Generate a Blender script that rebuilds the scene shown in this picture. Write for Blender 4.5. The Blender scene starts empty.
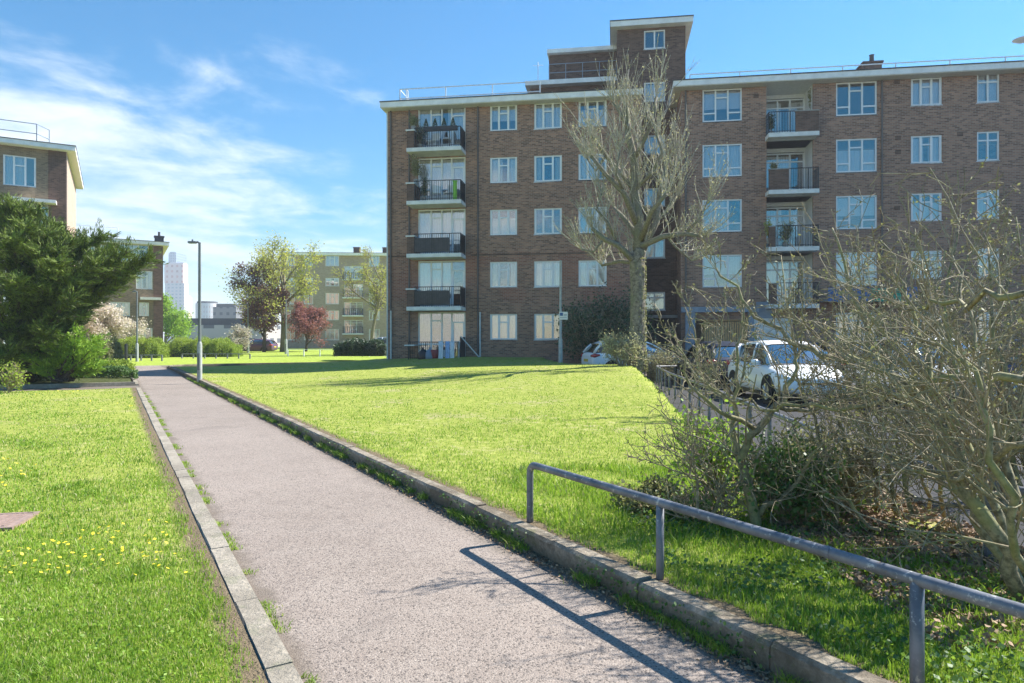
import bpy, bmesh, math, random
import numpy as np
from mathutils import Vector, Matrix
R = math.radians
D = bpy.data
SC = bpy.context.scene
COL = SC.collection
F = 683.0; CX = 512.0; HY = 341.0; H = 1.5          # focal length in px, principal column, horizon row, eye height

# ------------------------------------------------------------------ frames
class Frame:
    """a building's own axes: x along its front, y into it"""
    def __init__(s, ox, oy, deg):
        s.o = (ox, oy); s.a = R(deg); s.c = math.cos(s.a); s.s = math.sin(s.a)
    def hit(s, px, yo=0.0):
        u = (px - CX) / F
        # local y = -X s + (Y-oy) c - ... with X=uY
        Y = (yo + (-s.o[0]*s.s + s.o[1]*s.c)) / (-u*s.s + s.c)
        X = u*Y
        return (X-s.o[0])*s.c + (Y-s.o[1])*s.s, Y
    def x(s, px, yo=0.0): return s.hit(px, yo)[0]
    def z(s, px, py, yo=0.0): return H + (HY-py)/F*s.hit(px, yo)[1]
    def world(s, x, y, z=0.0):
        return (s.o[0]+x*s.c-y*s.s, s.o[1]+x*s.s+y*s.c, z)
def P(px, py, Y): return Vector(((px-CX)/F*Y, Y, H+(HY-py)/F*Y))
# path frame: a along the path, b across it to the right
PA = R(30.2); PS, PC = math.sin(PA), math.cos(PA)
def pw(a, b): return (-PS*a+PC*b, PC*a+PS*b)
def wp(x, y): return (-PS*x+PC*y, PC*x+PS*y)

# ------------------------------------------------------------------ objects
def tag(o, label=None, cat=None, group=None, kind=None):
    if label: o['label'] = label
    if cat: o['category'] = cat
    if group: o['group'] = group
    if kind: o['kind'] = kind
    return o
def empty(name, loc=(0,0,0), rz=0.0, label=None, cat=None, group=None):
    o = D.objects.new(name, None); COL.objects.link(o)
    o.location = loc; o.rotation_euler = (0,0,rz); o.empty_display_size = .2
    return tag(o, label, cat, group)
def link(name, me, parent=None, loc=None, rz=None):
    o = D.objects.new(name, me); COL.objects.link(o)
    if parent: o.parent = parent
    if loc is not None: o.location = loc
    if rz is not None: o.rotation_euler = (0,0,rz)
    return o
def copy_tree(o, parent=None):
    c = o.copy(); COL.objects.link(c); c.parent = parent
    for ch in [q for q in list(o.children)]: copy_tree(ch, c)
    return c

class MB:
    def __init__(s): s.v = []; s.f = []
    def poly(s, pts):
        n = len(s.v); s.v += [tuple(p) for p in pts]; s.f.append(tuple(range(n, n+len(pts)))); return s
    def box(s, x0, x1, y0, y1, z0, z1):
        n = len(s.v)
        s.v += [(x0,y0,z0),(x1,y0,z0),(x1,y1,z0),(x0,y1,z0),(x0,y0,z1),(x1,y0,z1),(x1,y1,z1),(x0,y1,z1)]
        s.f += [(n,n+3,n+2,n+1),(n+4,n+5,n+6,n+7),(n,n+1,n+5,n+4),(n+1,n+2,n+6,n+5),(n+2,n+3,n+7,n+6),(n+3,n,n+4,n+7)]
        return s
    def tube(s, pts, rad, n=6, cap=True):
        k = len(pts)
        if not hasattr(rad, '__len__'): rad = [rad]*k
        base = len(s.v)
        pts = [Vector(p) for p in pts]
        d0 = (pts[1]-pts[0]).normalized()
        ref = Vector((0,0,1)) if abs(d0.z) < .9 else Vector((1,0,0))
        u = d0.cross(ref).normalized()
        for i in range(k):
            if i == 0: d = d0
            elif i == k-1: d = (pts[i]-pts[i-1]).normalized()
            else: d = (pts[i+1]-pts[i-1]).normalized()
            u = (u - d*u.dot(d))
            if u.length < 1e-6: u = d.orthogonal()
            u.normalize(); w = d.cross(u)
            p = pts[i]; r = rad[i]
            for j in range(n):
                t = 2*math.pi*j/n; c = math.cos(t)*r; e = math.sin(t)*r
                s.v.append((p.x+u.x*c+w.x*e, p.y+u.y*c+w.y*e, p.z+u.z*c+w.z*e))
        for i in range(k-1):
            for j in range(n):
                a = base+i*n+j; b = base+i*n+(j+1)%n
                s.f.append((a, b, b+n, a+n))
        if cap:
            s.f.append(tuple(base+j for j in range(n))[::-1]); s.f.append(tuple(base+(k-1)*n+j for j in range(n)))
        return s
    def lathe(s, prof, cx=0, cy=0, n=16, cz=0):
        base = len(s.v); k = len(prof)
        for r, z in prof:
            for j in range(n):
                t = 2*math.pi*j/n; s.v.append((cx+r*math.cos(t), cy+r*math.sin(t), cz+z))
        for i in range(k-1):
            for j in range(n):
                a = base+i*n+j; b = base+i*n+(j+1)%n
                s.f.append((a, b, b+n, a+n))
        return s
    def facade(s, x0, x1, z0, z1, ops, y=0.0, t=.12):
        xs = sorted(set([x0, x1]+[v for o in ops for v in o[:2] if x0 < v < x1]))
        zs = sorted(set([z0, z1]+[v for o in ops for v in o[2:4] if z0 < v < z1]))
        for i in range(len(xs)-1):
            for j in range(len(zs)-1):
                mx = (xs[i]+xs[i+1])/2; mz = (zs[j]+zs[j+1])/2
                if any(o[0] < mx < o[1] and o[2] < mz < o[3] for o in ops): continue
                s.poly([(xs[i],y,zs[j]),(xs[i+1],y,zs[j]),(xs[i+1],y,zs[j+1]),(xs[i],y,zs[j+1])])
        for a, b, c, d in [o[:4] for o in ops]:
            s.poly([(a,y,c),(a,y,d),(a,y+t,d),(a,y+t,c)]); s.poly([(b,y,c),(b,y+t,c),(b,y+t,d),(b,y,d)])
            s.poly([(a,y,c),(a,y+t,c),(b,y+t,c),(b,y,c)]); s.poly([(a,y,d),(b,y,d),(b,y+t,d),(a,y+t,d)])
        return s
    def mesh(s, name, mat, smooth=False):
        me = D.meshes.new(name); me.from_pydata(s.v, [], s.f); me.update()
        if mat: me.materials.append(mat)
        if smooth: me.polygons.foreach_set('use_smooth', [True]*len(me.polygons))
        return me
    def build(s, name, mat, parent=None, smooth=False, loc=None, rz=None, bevel=0):
        o = link(name, s.mesh(name, mat, smooth), parent, loc, rz)
        if bevel:
            m = o.modifiers.new('b', 'BEVEL'); m.width = bevel; m.segments = 2; m.limit_method = 'ANGLE'
        return o

def np_mesh(name, verts, faces, mat, nper=4):
    """verts (N,3), faces (M,nper)"""
    me = D.meshes.new(name); n = len(verts); m = len(faces)
    me.vertices.add(n); me.vertices.foreach_set('co', np.asarray(verts, dtype=np.float32).ravel())
    me.loops.add(m*nper); me.loops.foreach_set('vertex_index', np.asarray(faces, dtype=np.int32).ravel())
    me.polygons.add(m); me.polygons.foreach_set('loop_start', np.arange(0, m*nper, nper, dtype=np.int32))
    me.polygons.foreach_set('loop_total', np.full(m, nper, dtype=np.int32))
    me.update(calc_edges=True); me.materials.append(mat)
    return me

# ------------------------------------------------------------------ materials
class NT:
    def __init__(s, nt): s.nt = nt; s.n = nt.nodes; s.l = nt.links
    def node(s, typ, **kw):
        nd = s.n.new(typ)
        for k, v in kw.items():
            if k.startswith('i_'):
                key = k[2:]; key = int(key) if key.isdigit() else key.replace('_', ' ')
                sock = nd.inputs[key]
                if isinstance(v, bpy.types.NodeSocket): s.l.new(v, sock)
                else: sock.default_value = v
            else: setattr(nd, k, v)
        return nd
    def math(s, op, a, b=0.0, c=0.0, clamp=False):
        nd = s.n.new('ShaderNodeMath'); nd.operation = op; nd.use_clamp = clamp
        for i, v in enumerate((a, b, c)):
            if isinstance(v, bpy.types.NodeSocket): s.l.new(v, nd.inputs[i])
            else: nd.inputs[i].default_value = v
        return nd.outputs[0]
    def ss(s, v, lo, hi):
        nd = s.node('ShaderNodeMapRange', interpolation_type='SMOOTHSTEP', i_Value=v)
        nd.inputs[1].default_value = lo; nd.inputs[2].default_value = hi; return nd.outputs[0]
    def noise(s, vec, scale, detail=3.0, rough=.55, dist=0.0):
        nd = s.node('ShaderNodeTexNoise'); nd.inputs['Scale'].default_value = scale
        nd.inputs['Detail'].default_value = detail; nd.inputs['Roughness'].default_value = rough; nd.inputs['Distortion'].default_value = dist
        if vec is not None: s.l.new(vec, nd.inputs['Vector'])
        return nd.outputs[0]
    def mix(s, f, a, b, blend='MIX'):
        nd = s.n.new('ShaderNodeMix'); nd.data_type = 'RGBA'; nd.blend_type = blend
        for sock, v in ((nd.inputs[0], f), (nd.inputs[6], a), (nd.inputs[7], b)):
            if isinstance(v, bpy.types.NodeSocket): s.l.new(v, sock)
            elif not hasattr(v, '__len__'): sock.default_value = v
            else: sock.default_value = (v[0], v[1], v[2], 1)
        return nd.outputs[2]
    def bump(s, h, strength=.3, dist=.02):
        nd = s.node('ShaderNodeBump'); nd.inputs['Strength'].default_value = strength; nd.inputs['Distance'].default_value = dist
        s.l.new(h, nd.inputs['Height']); return nd.outputs[0]
def new_mat(name):
    m = D.materials.new(name); m.use_nodes = True; t = NT(m.node_tree)
    b = m.node_tree.nodes['Principled BSDF']; t.b = b
    t.tc = t.node('ShaderNodeTexCoord'); t.geo = t.node('ShaderNodeNewGeometry')
    t.pos = t.geo.outputs['Position']; t.obj = t.tc.outputs['Object']; t.rnd = t.geo.outputs['Random Per Island']
    return m, t
def setc(t, sock, v):
    if isinstance(v, bpy.types.NodeSocket): t.l.new(v, t.b.inputs[sock])
    elif hasattr(v, '__len__'): t.b.inputs[sock].default_value = (v[0], v[1], v[2], 1)
    else: t.b.inputs[sock].default_value = v
def plain(name, c, rough=.6, metal=0.0, var=.12, scale=6.0, bump=0.0, coat=0.0, spec=.5):
    m, t = new_mat(name)
    n = t.noise(t.obj, scale, 5, .65)
    a = tuple(max(0, x*(1-var)) for x in c); b = tuple(min(1, x*(1+var)) for x in c)
    setc(t, 'Base Color', t.mix(t.ss(n, .3, .7), a, b)); setc(t, 'Roughness', rough); setc(t, 'Metallic', metal)
    t.b.inputs['Specular IOR Level'].default_value = spec
    if coat: t.b.inputs['Coat Weight'].default_value = coat
    if bump: t.l.new(t.bump(n, bump, .01), t.b.inputs['Normal'])
    return m
def brick(name, c1, c2, mortar, zred=None, grime=.35, bw=.225, rh=.075):
    m, t = new_mat(name)
    sx = t.node('ShaderNodeSeparateXYZ', i_0=t.obj)
    xy = t.math('ADD', sx.outputs[0], sx.outputs[1])
    cv = t.node('ShaderNodeCombineXYZ', i_0=xy, i_1=sx.outputs[2])
    br = t.node('ShaderNodeTexBrick', i_Vector=cv.outputs[0])
    br.inputs['Scale'].default_value = 1; br.inputs['Brick Width'].default_value = bw; br.inputs['Row Height'].default_value = rh
    br.inputs['Mortar Size'].default_value = .009; br.inputs['Mortar Smooth'].default_value = .3; br.inputs['Bias'].default_value = 0
    br.inputs['Color1'].default_value = (0,0,0,1); br.inputs['Color2'].default_value = (1,1,1,1); br.inputs['Mortar'].default_value = (.5,.5,.5,1)
    n1 = t.noise(cv.outputs[0], .9, 4, .6); n2 = t.noise(t.obj, .25, 3, .6)
    # coarser blocks of bricks so that tone varies over a few courses too
    st = t.node('ShaderNodeVectorMath', operation='MULTIPLY', i_0=cv.outputs[0]); st.inputs[1].default_value = (2.2, 4.5, 1)
    n3 = t.noise(st.outputs[0], 1.0, 4, .8)
    f = t.math('ADD', t.math('ADD', t.math('MULTIPLY', br.outputs[0], .66), .12), t.math('MULTIPLY', t.ss(n3, .3, .7), .12), clamp=True)
    c = t.mix(f, c1, c2)
    if zred:
        zz = t.math('ADD', sx.outputs[2], t.math('MULTIPLY', t.math('SUBTRACT', n1, .5), 1.6))
        mz = t.math('MULTIPLY', t.ss(zz, zred[0], zred[0]+.7), t.math('SUBTRACT', 1, t.ss(zz, zred[1]-.7, zred[1])))
        mz = t.math('MULTIPLY', mz, t.ss(t.noise(cv.outputs[0], .45, 3), .40, .6))
        c = t.mix(t.math('MULTIPLY', mz, .5), c, zred[2])
    c = t.mix(t.math('MULTIPLY', t.ss(n2, .45, .75), grime*.7), c, tuple(x*.45 for x in c1))
    c = t.mix(t.math('MULTIPLY', t.ss(n1, .52, .8), .3), c, tuple(min(1, x*1.7) for x in c2))
    mo = t.mix(t.math('MULTIPLY', br.outputs[1], .75), c, mortar)
    setc(t, 'Base Color', mo); setc(t, 'Roughness', .9); t.b.inputs['Specular IOR Level'].default_value = .2
    return m
def leafy(name, c1, c2, trans=.35, rough=.55, c3=None, spec=.3, patch=.5, big=None):
    m, t = new_mat(name)
    n = t.noise(t.pos, patch, 3, .6)
    f = t.math('ADD', t.math('MULTIPLY', t.rnd, .6), t.math('MULTIPLY', t.ss(n, .3, .7), .4))
    c = t.mix(f, c1, c2)
    if big: c = t.mix(t.math('MULTIPLY', t.ss(t.noise(t.pos, .9, 4, .65), .46, .62), .55), c, big)
    if c3: c = t.mix(t.math('MULTIPLY', t.ss(t.rnd, .80, .90), .9), c, c3)
    setc(t, 'Base Color', c); setc(t, 'Roughness', rough); t.b.inputs['Specular IOR Level'].default_value = spec
    tr = t.node('ShaderNodeBsdfTranslucent'); t.l.new(t.mix(.5, c, (c2[0], c2[1], c2[2]*.6)), tr.inputs[0])
    ms = t.node('ShaderNodeMixShader', i_0=trans); t.l.new(t.b.outputs[0], ms.inputs[1]); t.l.new(tr.outputs[0], ms.inputs[2])
    t.l.new(ms.outputs[0], t.n['Material Output'].inputs[0])
    return m
def barky(name, c1, c2, c3=None, scale=18, rough=.85):
    m, t = new_mat(name)
    n = t.noise(t.pos, scale, 5, .7); n2 = t.noise(t.pos, scale*.18, 3)
    c = t.mix(t.ss(n, .3, .7), c1, c2)
    if c3: c = t.mix(t.math('MULTIPLY', t.ss(n2, .45, .65), .7), c, c3)
    setc(t, 'Base Color', c); setc(t, 'Roughness', rough); t.b.inputs['Specular IOR Level'].default_value = .25
    t.l.new(t.bump(n, .6, .01), t.b.inputs['Normal'])
    return m
def glass_mat(name, tint=(.75,.85,1), lo=.30, rough=.03):
    m, t = new_mat(name)
    g = t.node('ShaderNodeBsdfGlossy'); g.inputs['Roughness'].default_value = rough; g.inputs[0].default_value = (*tint, 1)
    tr = t.node('ShaderNodeBsdfTransparent'); tr.inputs[0].default_value = (.95,.96,.97,1)
    fr = t.node('ShaderNodeFresnel', i_IOR=1.45)
    w = t.noise(t.pos, 1.3, 2); t.l.new(t.bump(w, .06, .05), g.inputs['Normal'])
    ms = t.node('ShaderNodeMixShader', i_0=t.math('ADD', fr.outputs[0], lo, clamp=True))
    t.l.new(tr.outputs[0], ms.inputs[1]); t.l.new(g.outputs[0], ms.inputs[2]); t.l.new(ms.outputs[0], t.n['Material Output'].inputs[0])
    return m

M = {}
M['brick'] = brick('brown brick', (.105,.055,.038), (.50,.262,.165), (.36,.32,.28), (3.2, 6.4, (.34,.10,.06)))
M['brick_r'] = brick('brown brick right', (.11,.058,.042), (.49,.268,.175), (.36,.32,.28))
M['brick_dark'] = brick('dark brick', (.07,.04,.032), (.22,.125,.09), (.16,.14,.12))
M['brick_a'] = brick('stock brick', (.13,.09,.055), (.33,.24,.15), (.3,.27,.22))
M['brick_side'] = brick('gable render', (.40,.27,.21), (.52,.38,.31), (.5,.42,.36), grime=.1)
M['brick_tan'] = brick('tan brick', (.30,.215,.155), (.48,.37,.28), (.4,.36,.28))
M['white'] = plain('white paint', (.78,.78,.76), .45, var=.05)
M['upvc'] = plain('white window frame', (.80,.81,.82), .35, var=.03)
M['fascia'] = plain('roof fascia', (.84,.83,.81), .55, var=.10, scale=1.5)
M['soffit'] = plain('soffit', (.74,.72,.68), .7, var=.06)
M['felt'] = plain('roof felt', (.07,.07,.075), .9, var=.3)
M['conc'] = plain('balcony concrete', (.76,.75,.72), .75, var=.12, scale=2)
M['conc_dark'] = plain('old concrete', (.33,.31,.28), .85, var=.2, scale=3)
M['black'] = plain('black railing', (.018,.018,.02), .45)
M['panel'] = plain('railing panel', (.05,.05,.055), .5, var=.3)
M['curtain'] = plain('net curtain', (.92,.92,.92), .9, var=.04, scale=9)
M['curtain2'] = plain('cream curtain', (.62,.58,.50), .9, var=.1, scale=9)
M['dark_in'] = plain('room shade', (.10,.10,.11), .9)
M['glass'] = glass_mat('window glass', (1.0,.94,.88), .14)
M['car_glass'] = glass_mat('car glass', (.50,.50,.46), .05)
M['rail_white'] = plain('galvanised rail', (.80,.82,.84), .5, 0, var=.1)
M['wood'] = plain('timber slats', (.72,.43,.19), .6, var=.25, scale=7)
M['bluegrey'] = plain('blue grey paint', (.22,.27,.34), .5, var=.15, scale=3)
M['blue'] = plain('blue fascia board', (.04,.12,.32), .5)
M['green_p'] = plain('green fascia board', (.03,.32,.20), .5)
M['pipe'] = plain('grey downpipe', (.12,.10,.09), .5)
M['pipe_w'] = plain('pale pipe', (.6,.6,.58), .5)
# ------------------------------------------------------------------ ground materials
def mat_path():
    m, t = new_mat('asphalt path')
    n1 = t.noise(t.pos, .35, 4, .6); n2 = t.noise(t.pos, 3.2, 4, .7)
    vo = t.node('ShaderNodeTexVoronoi', feature='F1', i_Vector=t.pos); vo.inputs['Scale'].default_value = 125
    vr = t.node('ShaderNodeSeparateColor', i_0=vo.outputs['Color'])
    c = t.mix(t.ss(n1, .3, .7), (.235,.190,.158), (.305,.25,.212))
    c = t.mix(t.math('MULTIPLY', t.ss(n2, .4, .7), .5), c, (.31,.26,.22))
    c = t.mix(t.math('MULTIPLY', t.ss(vr.outputs[0], .80, .9), .8), c, (.38,.32,.27))
    c = t.mix(t.math('MULTIPLY', t.math('SUBTRACT', 1, t.ss(vr.outputs[1], .12, .25)), .75), c, (.05,.042,.038))
    n4 = t.noise(t.pos, 1.1, 5, .7, .6)
    c = t.mix(t.math('MULTIPLY', t.ss(n4, .54, .68), .35), c, (.14,.115,.10))
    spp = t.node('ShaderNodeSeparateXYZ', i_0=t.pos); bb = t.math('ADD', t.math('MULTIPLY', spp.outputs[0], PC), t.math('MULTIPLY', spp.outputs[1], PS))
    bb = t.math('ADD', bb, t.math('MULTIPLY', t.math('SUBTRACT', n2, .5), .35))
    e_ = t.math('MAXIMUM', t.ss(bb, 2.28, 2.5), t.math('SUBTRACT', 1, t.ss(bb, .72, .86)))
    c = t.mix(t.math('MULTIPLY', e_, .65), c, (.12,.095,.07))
    setc(t, 'Base Color', c); setc(t, 'Roughness', .85)
    h = t.math('SUBTRACT', 1, vo.outputs['Distance'])
    t.l.new(t.bump(h, .55, .006), t.b.inputs['Normal'])
    return m
def mat_soilgrass(name, g1, g2, soil, amt=(.5,.68), edge=None):
    m, t = new_mat(name)
    n1 = t.noise(t.pos, .55, 5, .65); n2 = t.noise(t.pos, 6, 4, .7); n3 = t.noise(t.pos, 60, 3, .7)
    c = t.mix(t.ss(n2, .3, .7), g1, g2)
    c = t.mix(t.math('MULTIPLY', t.ss(n3, .5, .75), .5), c, tuple(x*.35 for x in g1))
    nn = t.math('ADD', t.math('MULTIPLY', n1, .6), t.math('MULTIPLY', n2, .4))
    c = t.mix(t.ss(nn, amt[0], amt[1]), c, soil)
    if edge:
        sp = t.node('ShaderNodeSeparateXYZ', i_0=t.pos)
        bb = t.math('ADD', t.math('MULTIPLY', sp.outputs[0], PC), t.math('MULTIPLY', sp.outputs[1], PS))
        e1 = t.math('SUBTRACT', 1, t.ss(t.math('ABSOLUTE', t.math('SUBTRACT', bb, 2.66)), .08, .22)); e2 = t.math('SUBTRACT', 1, t.ss(t.math('ABSOLUTE', t.math('SUBTRACT', bb, .56)), .07, .19))
        c = t.mix(t.math('MAXIMUM', e1, e2), c, (.20,.155,.10))
    setc(t, 'Base Color', c); setc(t, 'Roughness', .95); t.b.inputs['Specular IOR Level'].default_value = .1
    hb = t.math('ADD', n2, t.math('MULTIPLY', n3, .5)); t.l.new(t.bump(hb, .9, .05), t.b.inputs['Normal'])
    return m
def mat_kerb(low=True):
    m, t = new_mat('kerb stone')
    n1 = t.noise(t.pos, 2.2, 5, .7); n2 = t.noise(t.pos, 26, 5, .75); sz = t.node('ShaderNodeSeparateXYZ', i_0=t.pos)
    c = t.mix(t.ss(n2, .3, .7), (.21,.175,.13), (.40,.34,.26))
    c = t.mix(t.math('MULTIPLY', t.ss(n1, .42, .60), .75), c, (.11,.085,.055))
    c = t.mix(t.math('MULTIPLY', t.ss(t.noise(t.pos, 5, 5, .7), .54, .66), .55), c, (.12,.13,.05))
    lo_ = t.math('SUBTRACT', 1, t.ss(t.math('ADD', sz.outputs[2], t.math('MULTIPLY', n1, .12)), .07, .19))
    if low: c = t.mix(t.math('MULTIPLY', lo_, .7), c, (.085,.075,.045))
    if not low: c = t.mix(.3, c, (.50,.46,.39))
    setc(t, 'Base Color', c); setc(t, 'Roughness', .9)
    t.l.new(t.bump(n2, 1.0, .02), t.b.inputs['Normal'])
    return m
M['path'] = mat_path()
M['lawn'] = mat_soilgrass('lawn ground', (.25,.30,.05), (.42,.45,.11), (.44,.37,.22), (.52,.68), edge=True)
M['far_lawn'] = mat_soilgrass('far lawn ground', (.24,.33,.05), (.40,.48,.08), (.30,.28,.14), (.6,.8))
M['bed'] = mat_soilgrass('bed soil', (.06,.07,.025), (.10,.12,.04), (.10,.08,.055), (.5,.7))
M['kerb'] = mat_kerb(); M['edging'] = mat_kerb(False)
M['asphalt'] = plain('car park asphalt', (.026,.026,.029), .95, var=.25, scale=2.5, bump=.3)
M['base'] = plain('distant ground', (.16,.18,.11), .95, var=.3, scale=.05)
M['grass'] = leafy('grass blades', (.13,.26,.022), (.41,.57,.09), .40, .5, (.60,.54,.30), patch=1.3, big=(.17,.31,.03))
M['grass_lush'] = leafy('lush grass blades', (.09,.21,.02), (.34,.50,.06), .4, .45, (.36,.34,.15), patch=2)

# lawn to car park boundary, x as a function of y
RL = [(0,3.9),(3,3.35),(4,3.05),(5.05,2.85),(9.7,3.36),(14.4,3.95),(24.2,5.1),(26.5,5.0),(28,3.0),(33,2.4),(60,2.4)]
def rail_x(y):
    for (a, b), (c, d) in zip(RL, RL[1:]):
        if y <= c: return b+(d-b)*max(0, (y-a))/(c-a)
    return RL[-1][1]
def sst(v, a, b):
    t = min(1, max(0, (v-a)/(b-a))); return t*t*(3-2*t)
KB = 2.655; KT = .145
def lawn_z(x, y):
    a, b = wp(x, y)
    z = KT-.015 + .45*sst(b, 3.2, 16)*sst(a+b, 6, 24)
    z += .03*math.sin(x*.9+1)*math.sin(y*.7)*sst(b, 3, 6)
    lim = rail_x(y)-.18-.25*sst(y, 6, 10)+.85*(1-sst(y, 5.8, 7.6))
    fall = sst(x, lim-.35, lim)
    z = z*(1-fall)+(-.06)*fall
    if x < 3: z += .10*sst(y, 30, 35)*sst(b, 10, 16)
    return z

def build_ground():
    tag(MB().poly([(-1500,-60,-.09),(1500,-60,-.09),(1500,2500,-.09),(-1500,2500,-.09)]).build('ground', M['base']), 'flat ground running out to the horizon', kind='structure', cat='ground')
    # path strip
    mb = MB(); n = 60
    for i in range(n):
        a0 = -4+i*(48.6+4)/n; a1 = -4+(i+1)*(48.6+4)/n
        mb.poly([(*pw(a0,.70),0),(*pw(a0,2.56),0),(*pw(a1,2.56),0),(*pw(a1,.70),0)])
    tag(mb.build('path', M['path']), 'long pinkish grey asphalt footpath running away between the lawns', 'path', kind='structure')
    mb = MB().poly([(*pw(44.6,2.555),-.002),(*pw(44.6,75),-.002),(*pw(47.2,75),-.002),(*pw(47.2,2.555),-.002)])
    mb.poly([(*pw(44.6,-40),-.002),(*pw(44.6,.705),-.002),(*pw(48.6,.705),-.002),(*pw(48.6,-40),-.002)])
    tag(mb.build('path', M['path']), 'footpath crossing at the far end of the lawn', 'path', kind='structure')
    mb = MB().poly([(*pw(24.6,-30),-.002),(*pw(24.6,.695),-.002),(*pw(26.2,.695),-.002),(*pw(26.2,-30),-.002)])
    tag(mb.build('path', M['path']), 'narrow footpath branching left behind the left lawn', 'path', kind='structure')
    # left lawn
    def grid(a0,a1,b0,b1,da,db,zf,mat,name,label,keep=None):
        na = max(1,int((a1-a0)/da)); nb = max(1,int((b1-b0)/db)); vs = []; idx = {}
        mb = MB()
        for i in range(na+1):
            for j in range(nb+1):
                a = a0+(a1-a0)*i/na; b = b0+(b1-b0)*j/nb; x, y = pw(a,b); mb.v.append((x,y,zf(x,y)))
        for i in range(na):
            for j in range(nb):
                k = i*(nb+1)+j
                if keep is None or keep(mb.v[k][0], mb.v[k][1]): mb.f.append((k,k+1,k+nb+2,k+nb+1))
        return tag(mb.build(name, mat, smooth=True), label, 'lawn', kind='structure')
    grid(-4,24.6,-26,.57,.3,.3,lambda x,y: .03+.02*math.sin(x*1.3)*math.sin(y*1.1), M['lawn'],'lawn','sunlit lawn left of the footpath')
    grid(-4,44.0,KB,60,.3,.3,lawn_z, M['lawn'],'lawn','broad raised lawn between the footpath and the brown flats', keep=lambda x,y: x < rail_x(y)+1.0 and y < 36.6)
    grid(47.2,130,-2,110,2,2,lambda x,y: .22*sst(wp(x,y)[0],47.2,54)+.2*sst(y,50,75), M['far_lawn'],'lawn','sunlit lawn beyond the crossing footpath')
    grid(48.6,100,-60,-2,2,2,lambda x,y: .12*sst(wp(x,y)[0],48.6,52), M['far_lawn'],'lawn','lawn in front of the far left flats')
    for b0_,b1_ in ((.6,-30),):
        km = MB(); A_ = [pw(26.2,b0_),pw(26.2,b1_),pw(26.32,b1_),pw(26.32,b0_)]
        for i in range(4): km.poly([(*A_[i],-.05),(*A_[(i+1)%4],-.05),(*A_[(i+1)%4],.13),(*A_[i],.13)])
        km.poly([(*q,.13) for q in A_]); tag(km.build('kerb', M['edging']), 'pale kerb along the planting bed under the conifer', 'kerb', kind='structure')
    grid(26.33,44.6,-40,.5,1,1,lambda x,y: .14*sst(wp(x,y)[0],26.2,27)+.04*math.sin(x*2.1)*math.sin(y*1.7), M['bed'],'planting_bed','shaded planting bed under the conifer')
    tag(MB().poly([(1.0,-20,-.03),(60,-20,-.03),(60,40,-.03),(1.0,40,-.03)]).build('car_park', M['asphalt']), 'dark asphalt car park right of the lawn', 'car park', kind='structure')
    # kerbs
    rng = random.Random(5)
    def kerb(name, label, b0, b1, z0, z1, a0, a1, step, jit):
        mb = MB(); a = a0
        while a < a1:
            L = step*rng.choice([.5,1,1,1,1.25]); dz = rng.uniform(-jit,jit); db = rng.uniform(-jit,jit)*.8; g = .004
            c = [(a+g,b0+db),(a+L-g,b0+db+rng.uniform(-jit,jit)*.6),(a+L-g,b1+db),(a+g,b1+db)]
            # several sub slices with a worn top edge
            k = 6
            for i in range(k):
                s0 = a+g+(L-2*g)*i/k; s1 = a+g+(L-2*g)*(i+1)/k
                w0 = rng.uniform(0,.008); 
                pr = [(b0+db, z0), (b0+db+w0*.5, z1+dz-.022), (b0+db+.018+w0, z1+dz-.002), (b1+db, z1+dz), (b1+db, z0)]
                if i: pr0 = last
                else: pr0 = pr
                A = [(*pw(s0,b),z) for b,z in pr0]; B = [(*pw(s1,b),z) for b,z in pr]
                for q in range(4): mb.poly([A[q],A[q+1],B[q+1],B[q]])
                if i == 0: mb.poly(A)
                if i == k-1: mb.poly(B)
                last = pr
            a += L
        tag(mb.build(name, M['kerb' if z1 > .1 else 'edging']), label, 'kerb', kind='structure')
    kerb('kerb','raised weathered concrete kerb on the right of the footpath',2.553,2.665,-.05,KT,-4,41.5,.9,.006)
    kerb('kerb','low flush concrete edging on the left of the footpath',.566,.706,-.05,.035,-4,24.5,.9,.005)
    kerb('kerb','low concrete edging beyond the branching footpath',.566,.706,-.05,.06,26.2,44.5,.9,.005)
    # kerb turning the corner onto the crossing path
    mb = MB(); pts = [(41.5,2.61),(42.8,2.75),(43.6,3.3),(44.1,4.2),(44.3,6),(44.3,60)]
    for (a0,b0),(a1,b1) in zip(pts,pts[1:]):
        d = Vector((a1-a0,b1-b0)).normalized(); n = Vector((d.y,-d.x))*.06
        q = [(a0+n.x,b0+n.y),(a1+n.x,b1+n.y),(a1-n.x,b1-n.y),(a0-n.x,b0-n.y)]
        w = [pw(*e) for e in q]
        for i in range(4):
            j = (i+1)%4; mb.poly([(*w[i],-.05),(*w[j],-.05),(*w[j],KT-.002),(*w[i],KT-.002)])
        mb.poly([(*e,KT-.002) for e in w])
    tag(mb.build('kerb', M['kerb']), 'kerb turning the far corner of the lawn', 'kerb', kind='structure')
build_ground()

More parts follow.
